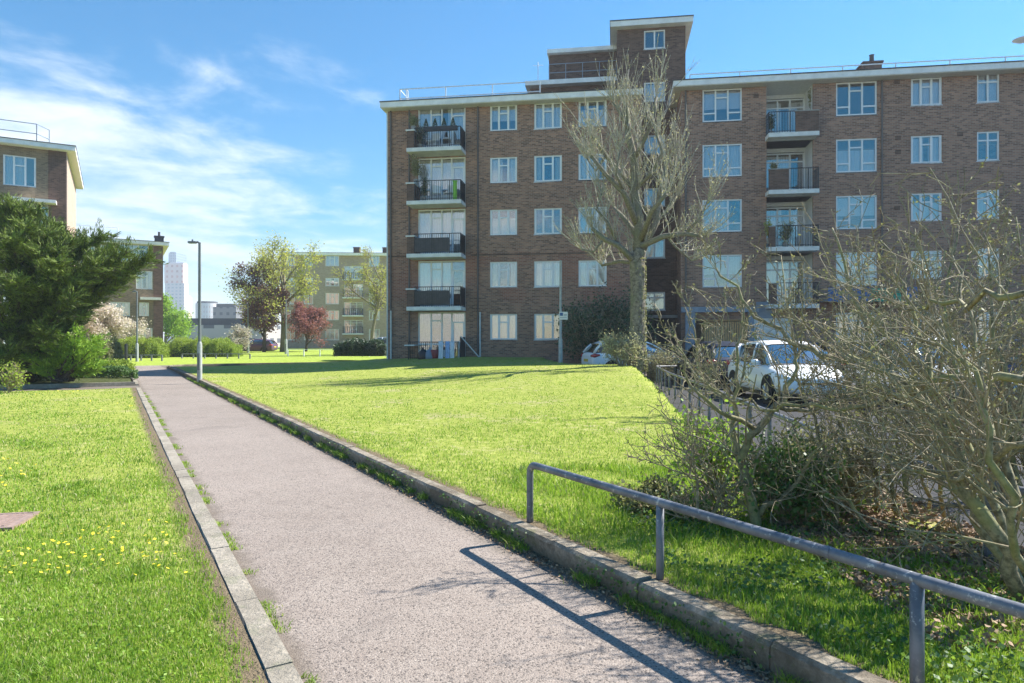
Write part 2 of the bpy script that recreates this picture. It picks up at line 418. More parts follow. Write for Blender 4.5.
# ------------------------------------------------------------------ grass
def blades(name, label, npts, sampler, hgt, wid, mat, seed, lean=.5, near=3.0, grow=.75):
    rs = np.random.RandomState(seed)
    x, y, z = sampler(rs, npts)
    n = len(x); d = np.maximum(np.hypot(x, y), near); s = (d/near)**grow
    h = hgt*(.55+.9*rs.rand(n)**1.5)*np.minimum(s, 1.7)**.35; w = wid*s*(.7+.6*rs.rand(n))
    an = rs.rand(n)*2*np.pi; la = rs.rand(n)*2*np.pi; ln = lean*h*(.2+1.1*rs.rand(n))
    dx, dy = np.cos(an)*w/2, np.sin(an)*w/2; lx, ly = np.cos(la)*ln, np.sin(la)*ln
    V = np.empty((n, 5, 3), np.float32)
    V[:,0] = np.stack([x-dx, y-dy, z-.01], 1); V[:,1] = np.stack([x+dx, y+dy, z-.01], 1)
    V[:,2] = np.stack([x+lx*.35+dx*.75, y+ly*.35+dy*.75, z+h*.6], 1); V[:,3] = np.stack([x+lx*.35-dx*.75, y+ly*.35-dy*.75, z+h*.6], 1)
    V[:,4] = np.stack([x+lx, y+ly, z+h*.95], 1)
    b = (np.arange(n)*5)[:,None]
    tri = np.concatenate([b+np.array([[0,1,2]]), b+np.array([[0,2,3]]), b+np.array([[3,2,4]])], 0)
    me = np_mesh(name, V.reshape(-1,3), tri, mat, 3)
    return tag(link(name, me), label, 'grass', kind='stuff')
_LZ = np.vectorize(lawn_z)
_RX = np.vectorize(rail_x)
def view_sample(rs, n, ymin, ymax, px0, px1, pw_=1.0):
    """points on the ground thinning with distance"""
    q = rs.rand(n); iy = (1/ymin**pw_)+(1/ymax**pw_-1/ymin**pw_)*q; y = iy**(-1/pw_)
    px = px0+(px1-px0)*rs.rand(n); x = (px-CX)/F*y
    return x, y
def patchy(x, y, rs, thr=.5):
    v = np.sin(x*1.7+np.sin(y*1.3)*1.5)+np.sin(y*2.1+np.sin(x*2.3)*1.2)+.6*np.sin(x*5.1+y*3.7)
    return rs.rand(len(x)) < np.clip(.75+.22*v, .2, 1)
def s_left(rs, n):
    x, y = view_sample(rs, n, 2.0, 24, -420, 420, .9)
    a = -PS*x+PC*y; b = PC*x+PS*y
    edge = .555-.10*rs.rand(len(x))**2-np.abs(.07*np.sin(a*3.1)+.05*np.sin(a*7.7)+.05*np.sin(a*1.1))*(rs.rand(len(x)) < .75)
    k = (b < edge) & (a < 24.5) & (b > -22) & patchy(x, y, rs)
    k &= ~((((x+4.26)/.36)**2+((y-5.5)/.30)**2) < 1)
    x, y = x[k], y[k]; return x, y, .03+.02*np.sin(x*1.3)*np.sin(y*1.1)
def s_right(rs, n):
    x, y = view_sample(rs, n, 2.0, 33, 120, 1300, .9)
    a = -PS*x+PC*y; b = PC*x+PS*y
    edge = KB+.03+np.abs(.05*np.sin(a*4.1)+.05*np.sin(a*9.7))
    k = (b > edge) & (x < _RX(y)-.3) & patchy(x, y, rs)
    x, y = x[k], y[k]; return x, y, _LZ(x, y)
def s_strip(rs, n):
    y = 2.0+rs.rand(n)**1.4*5.5; x = rs.rand(n)*3.4
    b = PC*x+PS*y
    v = np.sin(x*4+np.sin(y*3)*2)+np.sin(y*5+x*2.3)
    k = (b > KB+.12) & (x < _RX(y)-.3) & (v > -.4)
    x, y = x[k], y[k]; return x, y, _LZ(x, y)
def s_kerbfoot(rs, n):
    a = rs.rand(n)**1.3*30+.2; cl = np.sin(a*2.9)+np.sin(a*7.3+1)+.8*np.sin(a*17.1)
    k = cl > -.1; a = a[k]; b = 2.548-np.abs(rs.randn(len(a)))*.035
    x = -PS*a+PC*b; y = PC*a+PS*b; return x, y, np.zeros(len(x))
def s_edgefoot(rs, n):
    a = rs.rand(n)**1.3*22+.2; cl = np.sin(a*3.7)+np.sin(a*8.3+1)+.7*np.sin(a*19.1)
    k = cl > .3; a = a[k]; b = .712+np.abs(rs.randn(len(a)))*.035
    x = -PS*a+PC*b; y = PC*a+PS*b; return x, y, np.zeros(len(x))
blades('grass', 'short sunlit grass covering the left lawn', 450000, s_left, .023, .0042, M['grass'], 1)
blades('grass', 'short sunlit grass covering the raised lawn', 600000, s_right, .022, .0042, M['grass'], 2)
blades('grass', 'longer lush grass behind the near rail', 34000, s_strip, .058, .005, M['grass_lush'], 3, lean=.7)
blades('grass', 'weedy grass tufts growing at the foot of the raised kerb', 20000, s_kerbfoot, .055, .004, M['grass_lush'], 4, lean=1.0, grow=.5)
blades('grass', 'small weeds growing along the left edging', 9000, s_edgefoot, .022, .005, M['grass'], 6, lean=1.3, grow=.5)

def s_tuft(f, thr):
    def g_(rs, n):
        x, y, z = f(rs, n); v = np.sin(x*4.3+np.sin(y*3.9)*2)+np.sin(y*5.1+x*3.3)+.5*np.sin(x*9.7-y*7.3)
        k = v > thr; return x[k], y[k], z[k]
    return g_
blades('grass', 'taller darker tufts scattered through the left lawn', 240000, s_tuft(s_left, 1.45), .042, .0045, M['grass_lush'], 81, lean=.9)
blades('grass', 'taller darker tufts scattered through the raised lawn', 240000, s_tuft(s_right, 1.6), .036, .0045, M['grass_lush'], 82, lean=.9)
# ------------------------------------------------------------------ windows
_wc = {}
def win_meshes(w, h, style):
    key = (round(w,2), round(h,2), style)
    if key in _wc: return _wc[key]
    fr = MB(); gl = MB(); t = .072
    def bar(x0,x1,z0,z1,y0=-.012,y1=.05): fr.box(x0,x1,y0,y1,z0,z1)
    bar(-w/2,-w/2+t,0,h); bar(w/2-t,w/2,0,h); bar(-w/2+t,w/2-t,0,t); bar(-w/2+t,w/2-t,h-t,h)
    i0, i1, j0, j1 = -w/2+t, w/2-t, t, h-t
    def mull(x): bar(x-t*.55,x+t*.55,j0,j1,-.008)
    def trans(x0,x1,z): bar(x0,x1,z-t*.5,z+t*.5,-.006,.046)
    if style == 'three':         # casement, centre with fanlight, casement
        a = i0+(i1-i0)*.32; b = i0+(i1-i0)*.68; mull(a); mull(b); trans(a+t*.55,b-t*.55,j0+(j1-j0)*.70)
        for s0,s1 in ((i0,a-t*.5),(b+t*.5,i1)):   # sash of each opening casement
            bar(s0,s0+.03,j0,j1,-.004,.04); bar(s1-.03,s1,j0,j1,-.004,.04)
    elif style == 'wide':        # low side lights, tall centre
        a = i0+(i1-i0)*.32; b = i0+(i1-i0)*.66; mull(a); mull(b)
        trans(i0,a-t*.55,j0+(j1-j0)*.24); trans(b+t*.55,i1,j0+(j1-j0)*.24); trans(a+t*.55,b-t*.55,j0+(j1-j0)*.76)
    elif style == 'two':
        a = (i0+i1)/2; mull(a); trans(i0,a-t*.55,j0+(j1-j0)*.72); trans(a+t*.55,i1,j0+(j1-j0)*.72)
    elif style == 'tower':
        mull((i0+i1)/2)
    elif style == 'door':        # glazed bay of a balcony: three lights and a door
        k = [i0+(i1-i0)*q for q in (.26,.50,.72)]
        for a in k: mull(a)
        zb = j0+(j1-j0)*.30
        trans(i0,k[2]-t*.55,zb); trans(k[0]+t*.55,k[1]-t*.55,j0+(j1-j0)*.84); trans(k[2]+t*.55,i1,j0+(j1-j0)*.80)
        bar(k[2]+t*.55,k[2]+t*.55+.07,j0,j0+(j1-j0)*.78,-.004); bar(i1-.07,i1,j0,j0+(j1-j0)*.78,-.004)
        fr.box(i0,k[2]-t*.55,.0,.03,j0,zb-.3)
    elif style == 'french':
        k = [i0+(i1-i0)*q for q in (.33,.66)]
        for a in k: mull(a)
        trans(i0,k[0]-t*.55,j0+(j1-j0)*.82); trans(k[0]+t*.55,k[1]-t*.55,j0+(j1-j0)*.82); trans(k[1]+t*.55,i1,j0+(j1-j0)*.82)
        trans(k[0]+t*.55,k[1]-t*.55,j0+(j1-j0)*.25)
    elif style == 'band':
        n = max(2, int(round(w/.8)))
        for q in range(1,n): mull(i0+(i1-i0)*q/n)
        trans(i0,i1,j0+(j1-j0)*.72)
    fr.box(-w/2-.03,w/2+.03,-.05,.0-.014,-.045,-.003)      # sill nose
    gl.box(i0,i1,.018,.024,j0,j1)
    _wc[key] = (fr.mesh('window', M['upvc']), gl.mesh('pane', M['glass']))
    return _wc[key]
_cc = {}
def curtain_mesh(w, h, kind):
    key = (round(w,2), round(h,2), kind)
    if key in _cc: return _cc[key]
    mb = MB(); mat = M['curtain']
    def sheet(x0,x1,z0,z1,amp=.018,fr=26):
        n = max(6,int((x1-x0)*22)); base = len(mb.v)
        for i in range(n+1):
            x = x0+(x1-x0)*i/n; y = .14+amp*math.sin(i*2.4)+amp*.6*math.sin(x*fr)
            mb.v.append((x,y,z0)); mb.v.append((x,y,z1))
        for i in range(n): mb.f.append((base+2*i,base+2*i+2,base+2*i+3,base+2*i+1))
    if kind == 0: sheet(-w/2,w/2,.02,h-.03)
    elif kind == 1: sheet(-w/2,-w*.06,.02,h-.03); sheet(w*.12,w/2,.02,h-.03)
    elif kind == 2: sheet(-w/2,w/2,h*.42,h-.03,.004)
    elif kind == 3: sheet(-w/2,-w*.27,.02,h-.03); sheet(w*.27,w/2,.02,h-.03); mat = M['curtain2']
    elif kind == 4: sheet(-w/2,w/2,.02,h*.7,.01)
    elif kind == 5: sheet(-w/2,w*.2,.02,h-.03)
    _cc[key] = mb.mesh('curtain', mat); return _cc[key]
def window(parent, x, z, w, h, style='three', y=.05, curtain=0, label=None):
    fm, gm = win_meshes(w, h, style)
    o = link('window', fm, parent, (x, y, z)); link('pane', gm, o)
    if curtain is not None: link('curtain', curtain_mesh(w-.1, h-.05, curtain), o)
    if label: o['label'] = label
    return o
def railing_mesh(x0, x1, y0, y1, z0, z1, step=.11, r=.008, sides=(1,1,1)):
    """front at y0 between x0 and x1, returns back to y1"""
    mb = MB()
    def run(ax,ay,bx,by):
        L = math.hypot(bx-ax,by-ay); n = max(1,int(L/step))
        mb.tube([(ax,ay,z1),(bx,by,z1)],.022,6); mb.tube([(ax,ay,z0+.08),(bx,by,z0+.08)],.014,5)
        for i in range(n+1):
            t = i/n; x = ax+(bx-ax)*t; y = ay+(by-ay)*t; rr = r if i % 8 else .018
            mb.box(x-rr,x+rr,y-rr,y+rr,z0,z1)
    if sides[1]: run(x0,y0,x1,y0)
    if sides[0]: run(x0,y0,x0,y1)
    if sides[2]: run(x1,y0,x1,y1)
    return mb
def roof_rail(parent, pts, h=1.0, post=2.6, mat='rail_white', r=.03):
    mb = MB()
    pts = [Vector(p) for p in pts]
    for q in (1.0,.5): mb.tube([p+Vector((0,0,h*q)) for p in pts], r, 6)
    for a, b in zip(pts, pts[1:]):
        L = (b-a).length; n = max(1,int(L/post))
        for i in range(n+1):
            p = a.lerp(b, i/n); mb.tube([p,p+Vector((0,0,h))], r, 6)
    return mb.build('roof_railing', M[mat], parent)

# ================================================================== main block
FM = Frame(0, 35.2, -8.5)
main = empty('apartment_block', (0,35.2,0), R(-8.5), 'large five storey brown brick block of flats with white windows and balconies behind the lawn', 'apartment block')
FL = [.55+2.7*k for k in range(5)]
rng = random.Random(3)
xL, xR = FM.x(388), FM.x(642)
yT = 2.2                                       # tower set back
ops = []; wins = []
ww = 1.42
for px in (503.5, 548, 592.5):
    xc = FM.x(px)
    for k, fz in enumerate(FL):
        ops.append((xc-ww/2, xc+ww/2, fz+1.02, fz+2.34)); wins.append((xc, fz+1.02, ww, 1.32, 'three'))
bx0, bx1 = FM.x(418), FM.x(465.5)
for k, fz in enumerate(FL): ops.append((bx0, bx1, fz+.03, fz+2.45))
wall = MB().facade(xL, xR, 0, 13.75, ops)
wall.poly([(xL,0,0),(xL,11,0),(xL,11,13.75),(xL,0,13.75)]); wall.poly([(xR,0,0),(xR,yT,0),(xR,yT,13.75),(xR,0,13.75)])
wall.poly([(xL,11,0),(xR,11,0),(xR,11,13.75),(xL,11,13.75)])
wall.build('wall', M['brick'], main)
cpat = {0:[1,0,0,0,4,], 1:[0,0,1,0,3], 2:[1,1,0,3,0]}
for i, (x, z, w, h, st) in enumerate(wins):
    k = i % 5; window(main, x, z, w, h, st, curtain=rng.choice([0,0,1,0,5,2,1,0,4,3,None]))
bw = bx1-bx0
for k, fz in enumerate(FL):
    window(main, (bx0+bx1)/2, fz+.03, bw, 2.42, 'door', y=.06, curtain=[3,5,0,0,1][k])
# lintel bands
for k, fz in enumerate(FL[1:]):
    pass
# roof: slab, fascia, soffit, felt edge
def roof(parent, x0, x1, y0, y1, z, th=.27, felt=.05):
    r = MB().box(x0,x1,y0,y1,z-th,z).build('roof', M['fascia'], parent)
    MB().box(x0-.03,x1+.03,y0-.03,y1+.03,z+.002,z+felt).build('roof_edge', M['felt'], r)
    MB().box(x0+.04,x1-.04,y0+.04,y1-.04,z-th-.03,z-th-.004).build('soffit', M['soffit'], r)
    return r
rz = 13.95
roof(main, FM.x(380,-.6), xR+.02, -.6, 11.4, rz)
for px, z0, z1 in ((391,0,13.66),(409.5,0,13.66),(478,0,13.66)):
    x = FM.x(px)
    MB().tube([(x,-.06,z0),(x,-.06,z1)], .045 if px > 400 else .05, 8).build('downpipe', M['pipe'], main)
x = FM.x(478)
MB().tube([(x+.12,-.07,.3),(x+.12,-.07,3.0)], .05, 8).build('downpipe', M['pipe_w'], main)
x = FM.x(387.3); MB().tube([(x,.05,.3),(x,.05,13.66)], .06, 8).build('downpipe', M['pipe_w'], main)
MB().tube([(FM.x(391.5),-.10,.3),(FM.x(391.5),-.10,3.1)], .05, 8).build('downpipe', M['pipe_w'], main)
# string course at second floor
MB().box(xL+.01,bx0-.3,-.02,-.003,5.93,6.0).build('string_course', M['brick_dark'], main)
MB().box(bx1+.3,xR-.01,-.02,-.003,5.93,6.0).build('string_course', M['brick_dark'], main)
# left balconies
pj = 1.15
for k, fz in enumerate(FL):
    x0, x1 = bx0-.28, bx1+.02
    if k:
        sl = MB().box(x0,x1,-pj,-.004,fz-.20,fz).build('balcony', M['conc'], main, bevel=.01)
        railing_mesh(x0+.42,x1-.04,-pj+.05,-.02,fz,fz+1.0,sides=(0,1,1)).build('railing', M['black'], sl)
        MB().box(x0+.02,x0+.40,-pj+.02,-.004,fz+.003,fz+.86).build('parapet', M['brick_dark'], sl)
        MB().box(x0-.03,x0+.44,-pj-.03,-.006,fz+.863,fz+.93).build('coping', M['conc'], sl)
        MB().box(x1-.062,x1-.05,-pj+.06,-.03,fz+.1,fz+.96).build('side_panel', M['panel'], sl)
        if k in (1,2): MB().box(x0+.44,x1-.62,-pj+.062,-pj+.075,fz+.1,fz+.8).build('front_panel', M['panel'], sl)
    else:
        sl = MB().box(x0,x1,-pj,-.004,.3,fz).build('balcony', M['conc_dark'], main)
        railing_mesh(x0+.1,x1-.04,-pj+.05,-.02,fz,fz+.9,sides=(0,1,1)).build('railing', M['black'], sl)
        MB().box(x0-.1,x0+.44,-pj-.03,-.02,fz+.70,fz+.76).build('coping', M['conc'], sl)
        MB().box(x1-.06,x1-.03,-pj,-.03,fz+.1,fz+1.15).build('side_panel', M['panel'], sl)
        MB().tube([(x1-.02,-pj,fz+1.2),(x1+1.1,-pj,fz-.05)], .03, 6).build('ramp_rail', M['pipe_w'], sl)

# ---- stair tower behind
yt = yT
tx0, tx1 = FM.x(617,yt), FM.x(685.5,yt)
tops = []
tw = []
for py0, py1 in ((30,48.5),(82,101),(135,154),(188,206),(239,258),(292,310)):
    xc = FM.x(654.5,yt); w = 1.10; z1 = FM.z(654.5,py0,yt); z0 = FM.z(654.5,py1,yt)
    tops.append((xc-w/2,xc+w/2,z0,z1)); tw.append((xc,z0,w,z1-z0))
tz = FM.z(650,28,yt)
ex0, ex1 = FM.x(645,yt), FM.x(679,yt)
tops.append((ex0,ex1,.2,2.7))
tow = MB().facade(tx0,tx1,0,tz,tops,y=yt)
tow.poly([(tx0,yt,13),(tx0,yt+4.5,13),(tx0,yt+4.5,tz),(tx0,yt,tz)]); tow.poly([(tx1,yt,0),(tx1,yt+4.5,0),(tx1,yt+4.5,tz),(tx1,yt,tz)])
tow.poly([(tx0,yt+4.5,0),(tx1,yt+4.5,0),(tx1,yt+4.5,tz),(tx0,yt+4.5,tz)])
twr = tow.build('stair_tower', M['brick_dark'], main)
for i, (x,z,w,h) in enumerate(tw):
    fm, gm = win_meshes(w,h,'tower' if i < 5 else 'band'); o = link('window', fm, twr, (x,yt+.05,z))
    link('pane', gm, twr, (x,yt+.05,z)); 
    if i not in (0,): link('curtain', curtain_mesh(w-.1,h-.05,0), twr, (x,yt+.05,z))
MB().box(tx0-.35,tx1+.35,yt-.45,yt+5,tz,tz+.28).build('tower_roof', M['fascia'], main)
MB().box(tx0-.38,tx1+.38,yt-.48,yt+5.03,tz+.284,tz+.33).build('roof_edge', M['felt'], main)
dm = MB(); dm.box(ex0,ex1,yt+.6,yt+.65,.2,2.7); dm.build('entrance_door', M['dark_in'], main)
MB().box(ex0-.1,ex1+.1,yt-.7,yt-.004,2.71,2.85).build('porch_slab', M['conc_dark'], main)
# ---- lift room stages left of the tower
y1_ = 3.2
ax0 = FM.x(530,y1_); az = FM.z(560,82.5,y1_)
MB().box(ax0,tx0-.01,y1_,y1_+5,13.96,az-.25).build('lift_room', M['brick_dark'], main)
MB().box(FM.x(525,y1_-.5),tx0-.012,y1_-.5,y1_+5.4,az-.247,az+.0).build('lift_room_roof', M['fascia'], main)
y2_ = 4.4
b0 = FM.x(549,y2_); bz = FM.z(580,50,y2_)
MB().box(b0,tx0-.012,y2_,y2_+3.6,az+.01,bz-.2).build('tank_room', M['brick_dark'], main)
MB().box(FM.x(547,y2_-.3),tx0-.015,y2_-.3,y2_+3.9,bz-.197,bz+.03).build('tank_room_roof', M['fascia'], main)
roof_rail(main, [(FM.x(549,3.0),3.0,az+.01),(tx0-.02,3.0,az+.01)], .95, .9, 'bluegrey', .02)
# aerial
MB().tube([(FM.x(538,3.4),3.4,az),(FM.x(538,3.4),3.4,az+1.3)],.02,5).tube([(FM.x(538,3.4)-.3,3.4,az+1.1),(FM.x(538,3.4)+.3,3.4,az+1.1)],.012,4).build('aerial', M['rail_white'], main)
# roof guard rail, left wing
rx0 = FM.x(400,.6)
roof_rail(main, [(rx0,3,rz+.05),(rx0,.6,rz+.05),(FM.x(540,.6),.6,rz+.05)], 1.02, 2.35)
roof_rail(main, [(rx0+.35,.9,rz+.05),(rx0+.35,.6,rz+.05)], 1.02, .3)

# ---- right wing
yw = -.3
qL, qR = FM.x(681,yw), FM.x(1165,yw)
zR = 14.12
ops = []; wins = []
def addw(px0, px1, za, zb, style, floors=range(1,5)):
    xa, xb = FM.x(px0,yw), FM.x(px1,yw)
    for k in floors:
        ops.append((xa,xb,FL[k]+za,FL[k]+zb)); wins.append(((xa+xb)/2,FL[k]+za,xb-xa,zb-za,style,k,px0))
addw(702.5,742,.88,2.47,'wide'); addw(836,877,.88,2.47,'wide'); addw(911,942,1.2,2.48,'three'); addw(977,999.5,1.2,2.55,'two')
addw(1030,1062,1.2,2.48,'three'); addw(1090,1130,.88,2.47,'wide')
addw(911,942,1.0,2.3,'three',[0]); addw(977,999.5,1.0,2.3,'two',[0]); addw(836,877,.9,2.3,'wide',[0])
lx0, lx1 = FM.x(766.5,yw), FM.x(813,yw)
dz = 1.35                                        # depth of the loggias
for k in range(1,5): ops.append((lx0,lx1,FL[k]-.0,FL[k]+2.56))
px0_, px1_ = FM.x(686,yw), FM.x(750,yw)
ops.append((px0_,px1_,.0,2.55))
rw = MB().facade(qL,qR,0,zR-.3,ops,y=yw)
rw.poly([(qL,yw,0),(qL,12,0),(qL,12,zR-.3),(qL,yw,zR-.3)]); rw.poly([(qR,yw,0),(qR,12,0),(qR,12,zR-.3),(qR,yw,zR-.3)]); rw.poly([(qL,12,0),(qR,12,0),(qR,12,zR-.3),(qL,12,zR-.3)])
rw.build('wall', M['brick_r'], main)
roof(main, FM.x(673.5,yw-.6), qR+.5, yw-.6, 12.4, zR, .26)
for i, (x,z,w,h,st,k,p) in enumerate(wins):
    c = rng.choice([0,1,0,2,5,3,1,4,None]) if p != 702.5 else [0,2,5,0,2][k]
    window(main, x, z, w, h, st, y=yw+.05, curtain=c)
# loggias: white lined recess, slab, glazed back
for k in range(1,5):
    fz = FL[k]; t = .003
    lg = MB()
    lg.poly([(lx0+t,yw+.1,fz),(lx0+t,yw+dz,fz),(lx0+t,yw+dz,fz+2.5),(lx0+t,yw+.1,fz+2.5)])
    lg.poly([(lx1-t,yw+.1,fz),(lx1-t,yw+dz,fz),(lx1-t,yw+dz,fz+2.5),(lx1-t,yw+.1,fz+2.5)])
    lg.poly([(lx0,yw+.02,fz+2.5),(lx1,yw+.02,fz+2.5),(lx1,yw+dz,fz+2.5),(lx0,yw+dz,fz+2.5)])
    dxa, dxb = lx0+.15, lx0+.15+1.95
    lg.facade(lx0,lx1,fz,fz+2.5,[(dxa,dxb,fz+.05,fz+2.3)],y=yw+dz,t=.08)
    lo = lg.build('loggia', M['white'], main)
    w = dxb-dxa
    fm, gm = win_meshes(w,2.2,'french'); wd = link('glazed_door', fm, main, ((dxa+dxb)/2,yw+dz+.03,fz+.06)); link('pane', gm, wd)
    link('curtain', curtain_mesh(w-.1,2.1,[0,5,1,5,1][k]), wd)
    sx1 = lx1+.08
    sl = MB().box(lx0+.005,lx1-.005,yw-.0,yw+dz-.01,fz-.2,fz).box(lx0-.06,sx1,yw-.75,yw-.004,fz-.2,fz).build('balcony', M['conc'], main)
    f0 = yw-.72
    side = (k in (2,4))                           # which side carries the brick panel
    bwid = 1.05
    if k == 4: ba, bb, ra, rb = sx1-bwid, sx1-.02, lx0-.03, sx1-bwid
    elif k == 3: ba, bb, ra, rb = lx0-.04, lx0+.85, lx0+.85, sx1-.03
    elif k == 2: ba, bb, ra, rb = lx0-.04, lx0+.25, lx0+.25, sx1-.03
    else: ba, bb, ra, rb = lx0-.04, lx0+.3, lx0+.3, sx1-.03
    MB().box(ba,bb,f0-.02,f0+.10,fz+.003,fz+.95).build('parapet', M['brick_dark'], sl)
    MB().box(ba-.02,bb+.02,f0-.05,f0+.13,fz+.953,fz+1.0).build('coping', M['conc_dark'], sl)
    railing_mesh(ra,rb,f0+.03,yw-.02,fz,fz+1.0,sides=(k == 4,1,k != 4)).build('railing', M['black'], sl)
# entrance porch with timber slats
MB().box(px0_-.05,px0_+.42,yw-.25,yw-.01,0,2.9).build('column', M['bluegrey'], main)
MB().box(px1_-.12,px1_+.14,yw-.25,yw-.01,0,2.9).build('column', M['bluegrey'], main)
MB().box(px0_-.25,px1_+.35,yw-.34,yw-.005,2.9,3.16).build('porch_beam', M['bluegrey'], main)
sm = MB(); xx = px0_+.9
while xx < px1_-.25:
    sm.box(xx,xx+.075,yw+.15,yw+.20,.05,2.45); xx += .11
sm.build('slatted_screen', M['wood'], main)
MB().box(px0_,px1_,yw+1.6,yw+1.65,0,2.55).build('entrance_wall', M['brick_tan'], main)
MB().box(px0_+.01,px1_-.01,yw+.02,yw+1.6,2.50,2.54).build('porch_soffit', M['wood'], main)
# light panel and canopy with blue and green boards
ca, cb = FM.x(828,yw-1.2), FM.x(918,yw-1.2)
MB().box(FM.x(752,yw),FM.x(792,yw),yw-.04,yw-.005,.1,2.6).build('wall_panel', M['conc'], main)
MB().box(FM.x(756,yw),FM.x(772,yw),yw-.08,yw-.045,2.6,3.4).build('sign_panel', M['bluegrey'], main)
cn = MB().box(ca,cb,yw-1.2,yw-.006,3.35,3.5).build('canopy', M['bluegrey'], main)
g0, g1 = FM.x(870,yw-1.2), FM.x(903,yw-1.2)
MB().box(ca,g0-.003,yw-1.26,yw-1.203,3.3,3.95).build('fascia_board', M['blue'], cn)
MB().box(g0,g1,yw-1.27,yw-1.203,3.3,3.9).build('fascia_board', M['green_p'], cn)
MB().box(g1+.003,cb,yw-1.26,yw-1.203,3.3,3.95).build('fascia_board', M['blue'], cn)
for px in (685.5, 881.5): 
    x = FM.x(px,yw); MB().tube([(x,yw-.06,2.9 if px < 700 else .1),(x,yw-.06,zR-.32)],.045,8).build('downpipe', M['pipe'], main)
for px, py in ((756,96),(897,82),(898,152),(898,138),(960,196),(960,134),(897,208)):
    x = FM.x(px,yw); z = FM.z(px,py,yw); MB().box(x-.12,x+.12,yw-.03,yw-.004,z-.1,z+.1).build('air_vent', M['brick_dark'], main)
# chimney and rails on the right wing
cx = FM.x(872,4); cz = FM.z(872,66,4)
ch = MB().box(cx-.55,cx+.35,3.6,4.5,zR+.01,cz).box(cx-.62,cx+.42,3.53,4.57,cz,cz+.1).build('chimney', M['brick_dark'], main)
MB().lathe([(.13,0),(.11,.45),(.14,.5),(.08,.5)],cx,4.05,10,cz+.1).build('chimney_pot', M['felt'], ch)
roof_rail(main, [(FM.x(690,1.2),1.2,zR+.05),(FM.x(1120,1.2),1.2,zR+.05)], 1.0, 2.45)
roof_rail(main, [(FM.x(690,6),6,zR+.05),(FM.x(1120,6),6,zR+.05)], 1.6, 2.45)

# ================================================================== near left block
FA = Frame(*[ (66-CX)/F*44.6, 44.6 ], 30.2)
A = empty('apartment_block', (FA.o[0], FA.o[1], 0), R(30.2), 'brown block of flats with pale sunlit end wall at the left edge of the photo', 'apartment block')
z_a = FA.z(66,152)
def awin(px0,px1,py0,py1,y=0): return (FA.x(px0,y),FA.x(px1,y),FA.z((px0+px1)/2,py1,y),FA.z((px0+px1)/2,py0,y))
wt = awin(3,36,156,186); wl = awin(-45,-12,158,190)
zs = [wt[2:4]]
st_ = 2.75
opsA = []
for k in range(5):
    for w in (wt, wl):
        opsA.append((w[0],w[1],w[2]-st_*k,w[3]-st_*k))
wc = (FA.x(41),FA.x(55.5),wt[2]-st_,wt[3]-st_+.1)
for k in range(3): opsA.append((wc[0],wc[1],wc[2]-st_*k,wc[3]-st_*k))
dA = 12.0
wa = MB().facade(-22,0,0,z_a,opsA)
wa.poly([(0,0,0),(-22,0,0),(-22,dA,0),(0,dA,0)]).poly([(0,dA,0),(-22,dA,0),(-22,dA,z_a),(0,dA,z_a)])
wa.build('wall', M['brick_a'], A)
MB().box(-.95,0.004,-.05,-.004,0,z_a-.01).build('corner_pier', M['brick_dark'], A)
MB().box(0.005,.06,-.03,dA+.01,0,z_a-.01).build('end_wall', M['brick_side'], A)
for o in opsA: window(A, (o[0]+o[1])/2, o[2], o[1]-o[0], o[3]-o[2], 'three' if o[1]-o[0] > 1.4 else 'two', curtain=rng.choice([0,1,5]))
roof(A, -22.5, .55, -.6, dA+.5, z_a+.30, .28)
MB().box(FA.x(8),FA.x(57),-.9,-.004,wt[2]-1.05,wt[2]-.85).build('balcony', M['conc'], A)
roof_rail(A, [(-22,.3,z_a+.4),(-1.6,.3,z_a+.4),(-1.0,1.4,z_a+.4)], 1.25, 3.5, 'bluegrey', .028)
# ================================================================== second left block
FB = Frame((163-CX)/F*66, 66, 30.2)
B = empty('apartment_block', (FB.o[0], FB.o[1], 0), R(30.2), 'four storey brown block of flats with a chimney behind the conifer and pale blossom', 'apartment block')
def bop(px0,px1,py0,py1): return (FB.x(px0),FB.x(px1),FB.z((px0+px1)/2,py1),FB.z((px0+px1)/2,py0))
opsB = [bop(118,148.5,244,262),bop(136,152.5,271,289),bop(139,149,302.5,316),bop(130,152.5,328,340),bop(100,114,245,262),bop(100,118,272,289),bop(110,130,302,316),bop(80,95,246,263),bop(80,95,273,290)]
z_b = FB.z(163,246)
MB().facade(-26,0,0,z_b,opsB).poly([(0,0,0),(0,10,0),(0,10,z_b),(0,0,z_b)]).poly([(0,10,0),(-26,10,0),(-26,10,z_b),(0,10,z_b)]).poly([(-26,0,0),(-26,10,0),(-26,10,z_b),(-26,0,z_b)]).build('wall', M['brick_a'], B)
for o in opsB: window(B, (o[0]+o[1])/2, o[2], o[1]-o[0], o[3]-o[2], 'band' if o[1]-o[0] > 2.2 else 'three', curtain=rng.choice([0,1,5]))
roof(B, -26.5, .5, -.6, 10.5, z_b+.3, .3)
MB().box(FB.x(140),FB.x(161),-.5,-.004,FB.z(150,300),FB.z(150,297.5)).build('balcony', M['conc'], B)
MB().box(-.8,.004,-.04,-.004,0,z_b-.01).build('corner_pier', M['brick_dark'], B)
cx = FB.x(158,3)
chb = MB().box(cx-.3,cx+.5,2.6,3.4,z_b+.3,z_b+1.2).box(cx-.36,cx+.56,2.54,3.46,z_b+1.2,z_b+1.32).build('chimney', M['felt'], B)
MB().lathe([(.12,0),(.1,.4),(.13,.45)],cx+.1,3,10,z_b+1.3).build('chimney_pot', M['felt'], chb)
roof_rail(B, [(-26,1,z_b+.3),(FB.x(118,1),1,z_b+.3)], 1.3, 2.0)
